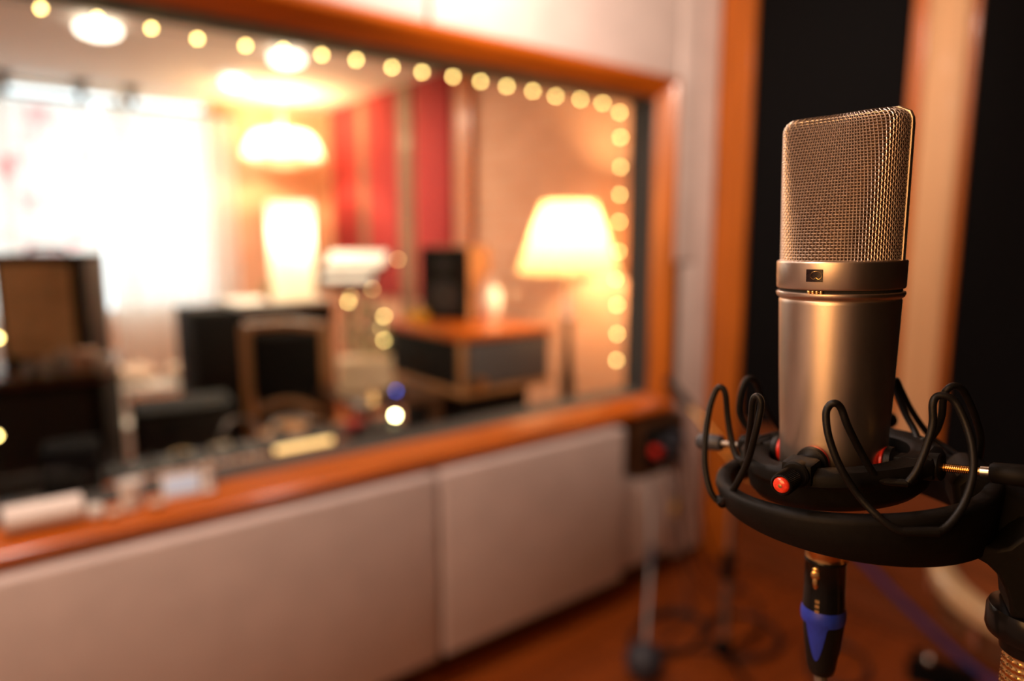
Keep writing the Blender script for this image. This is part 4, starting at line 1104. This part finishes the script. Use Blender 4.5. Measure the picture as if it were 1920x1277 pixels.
b = bmesh.new(); lathe(b, [(0, .006), (.02, .003), (.03, .0), (.034, .003)], 32, Matrix.Translation((.137, -.011, .28)) @ Matrix.Rotation(PI / 2, 4, 'X')); obj('tweeter', b, M['cone'], ms)
vs_ = thing('vase', 'round glossy white vase next to the monitor speaker', 'vase', (2.115, 2.86, 1.036))
b = bmesh.new(); lathe(b, [(0, 0), (.03, 0), (.05, .03), (.062, .08), (.055, .14), (.030, .185), (.026, .21), (.032, .222), (.027, .222), (.02, .20), (0, .19)], 36); obj('vase_wall', b, M['ceramic'], vs_)
b = bmesh.new(); tube(b, [(2.165, 2.70, 1.04), (2.175, 2.70, 1.10), (2.17, 2.69, 1.16), (2.14, 2.71, 1.19)], .0035, 8, smooth=6); tag(obj('wire_stem', b, M['steel']), 'thin silver wire bent upward at the right of the vase', 'wire')
o = obj('small_box', box(-.05, -.03, 0, .05, .03, .05, bev=.004), M['yellow']); tag(o, 'small amber box on the console left of the monitor speaker', 'box'); o.location = (1.78, 3.02, 1.036)

# music stands with white sheets
def music_stand(label, x, y, z, w, h, tiltd, rz, m1='white_paper'):
    t = thing('music_stand', label, 'music stand', (x, y, 0), rz, 'music stands near the red panels')
    mt = Matrix.Translation((0, 0, z)) @ Matrix.Rotation(math.radians(-tiltd), 4, 'X')
    b = bmesh.new(); bx(b, -w / 2, -.004, 0, w / 2, .004, h, bev=.003, mtx=mt); bx(b, -w / 2, -.045, -.004, w / 2, .004, .004, bev=.002, mtx=mt); obj('desk', b, M['amp_black'], t)
    b = bmesh.new(); bx(b, -w / 2 + .02, -.0075, .006, w / 2 - .02, -.0045, h - .015, mtx=mt); obj('sheet', b, M[m1], t)
    b = bmesh.new(); cyl(b, (0, .02, .02), (0, .02, z + .04), .010); obj('pole', b, M['amp_black'], t)
    for k in range(3):
        a = k * 2 * PI / 3 + .5; b = bmesh.new(); cyl(b, (0, .02, .20), (.15 * math.cos(a), .02 + .15 * math.sin(a), .008), .007); obj('leg', b, M['amp_black'], t)
music_stand('music stand with bright white sheet tilted back, upper one', 1.91, 4.05, 1.235, .42, .26, 60, math.radians(-42))
music_stand('music stand with white sheet, lower and nearer one', 1.73, 3.75, 1.165, .34, .16, 62, math.radians(-35))

# papers and a wreath of fairy lights on a low stack
stk = thing('paper_stack', 'stack of cream papers on the side desk under the leaf garland', 'papers', (1.415, 2.87, .764))
b = bmesh.new()
for k in range(9):
    bx(b, -.12, -.08, k * .016, .12, .08, k * .016 + .014, mtx=Matrix.Rotation(random.uniform(-.2, .2) - .5, 4, 'Z'))
obj('sheets', b, M['cream_paper'], stk, False)
ga = thing('leaf_garland', 'grey green leaf garland with tiny fairy bulbs beside the chair', 'garland', (1.45, 2.93, .915))
gl = [(-.11, 0, .05), (-.05, .02, .17), (.02, 0, .20), (.10, .02, .14), (.11, 0, .04), (.03, -.03, .02), (-.05, -.02, .05), (-.02, 0, .12), (.06, .0, .09), (.12, .02, .30), (.14, .03, .34)]
b = bmesh.new(); tube(b, gl, .004, 8, smooth=6); obj('stem', b, M['green_wire'], ga)
cp_ = catmull(gl, 10); b = bmesh.new()
for i, p in enumerate(cp_[:-14]):
    for q in range(2):
        a = random.uniform(0, 2 * PI); mt = Matrix.Translation(p) @ Matrix.Rotation(a, 4, 'Z') @ Matrix.Rotation(random.uniform(-1, 1), 4, 'Y')
        L = random.uniform(.03, .055); b.faces.new([b.verts.new(mt @ Vector(v_)) for v_ in [(0, 0, 0), (L * .45, .012, .004), (L, 0, 0), (L * .45, -.012, .004)]])
obj('leaves', b, M['leaf'], ga)
GL = [(.133, -.08, .437, 1), (-.001, -.08, .307, 1), (-.120, -.08, .256, 0), (.054, -.08, .180, 0), (.037, -.08, .127, 1), (.051, -.08, .068, 0), (-.109, -.08, .279, 1)]
for x, y, z, dim in GL:
    b = bulb_mesh(.0062); o = obj('bulb', b, M['bulb_dim' if dim else 'bulb'], ga); o.location = (x, y, z)
b = bmesh.new(); tube(b, [(x, y + .006, z) for x, y, z, d in sorted(GL, key=lambda g: -g[2])], .0012, 6, smooth=4); obj('bulb_wire', b, M['green_wire'], ga)
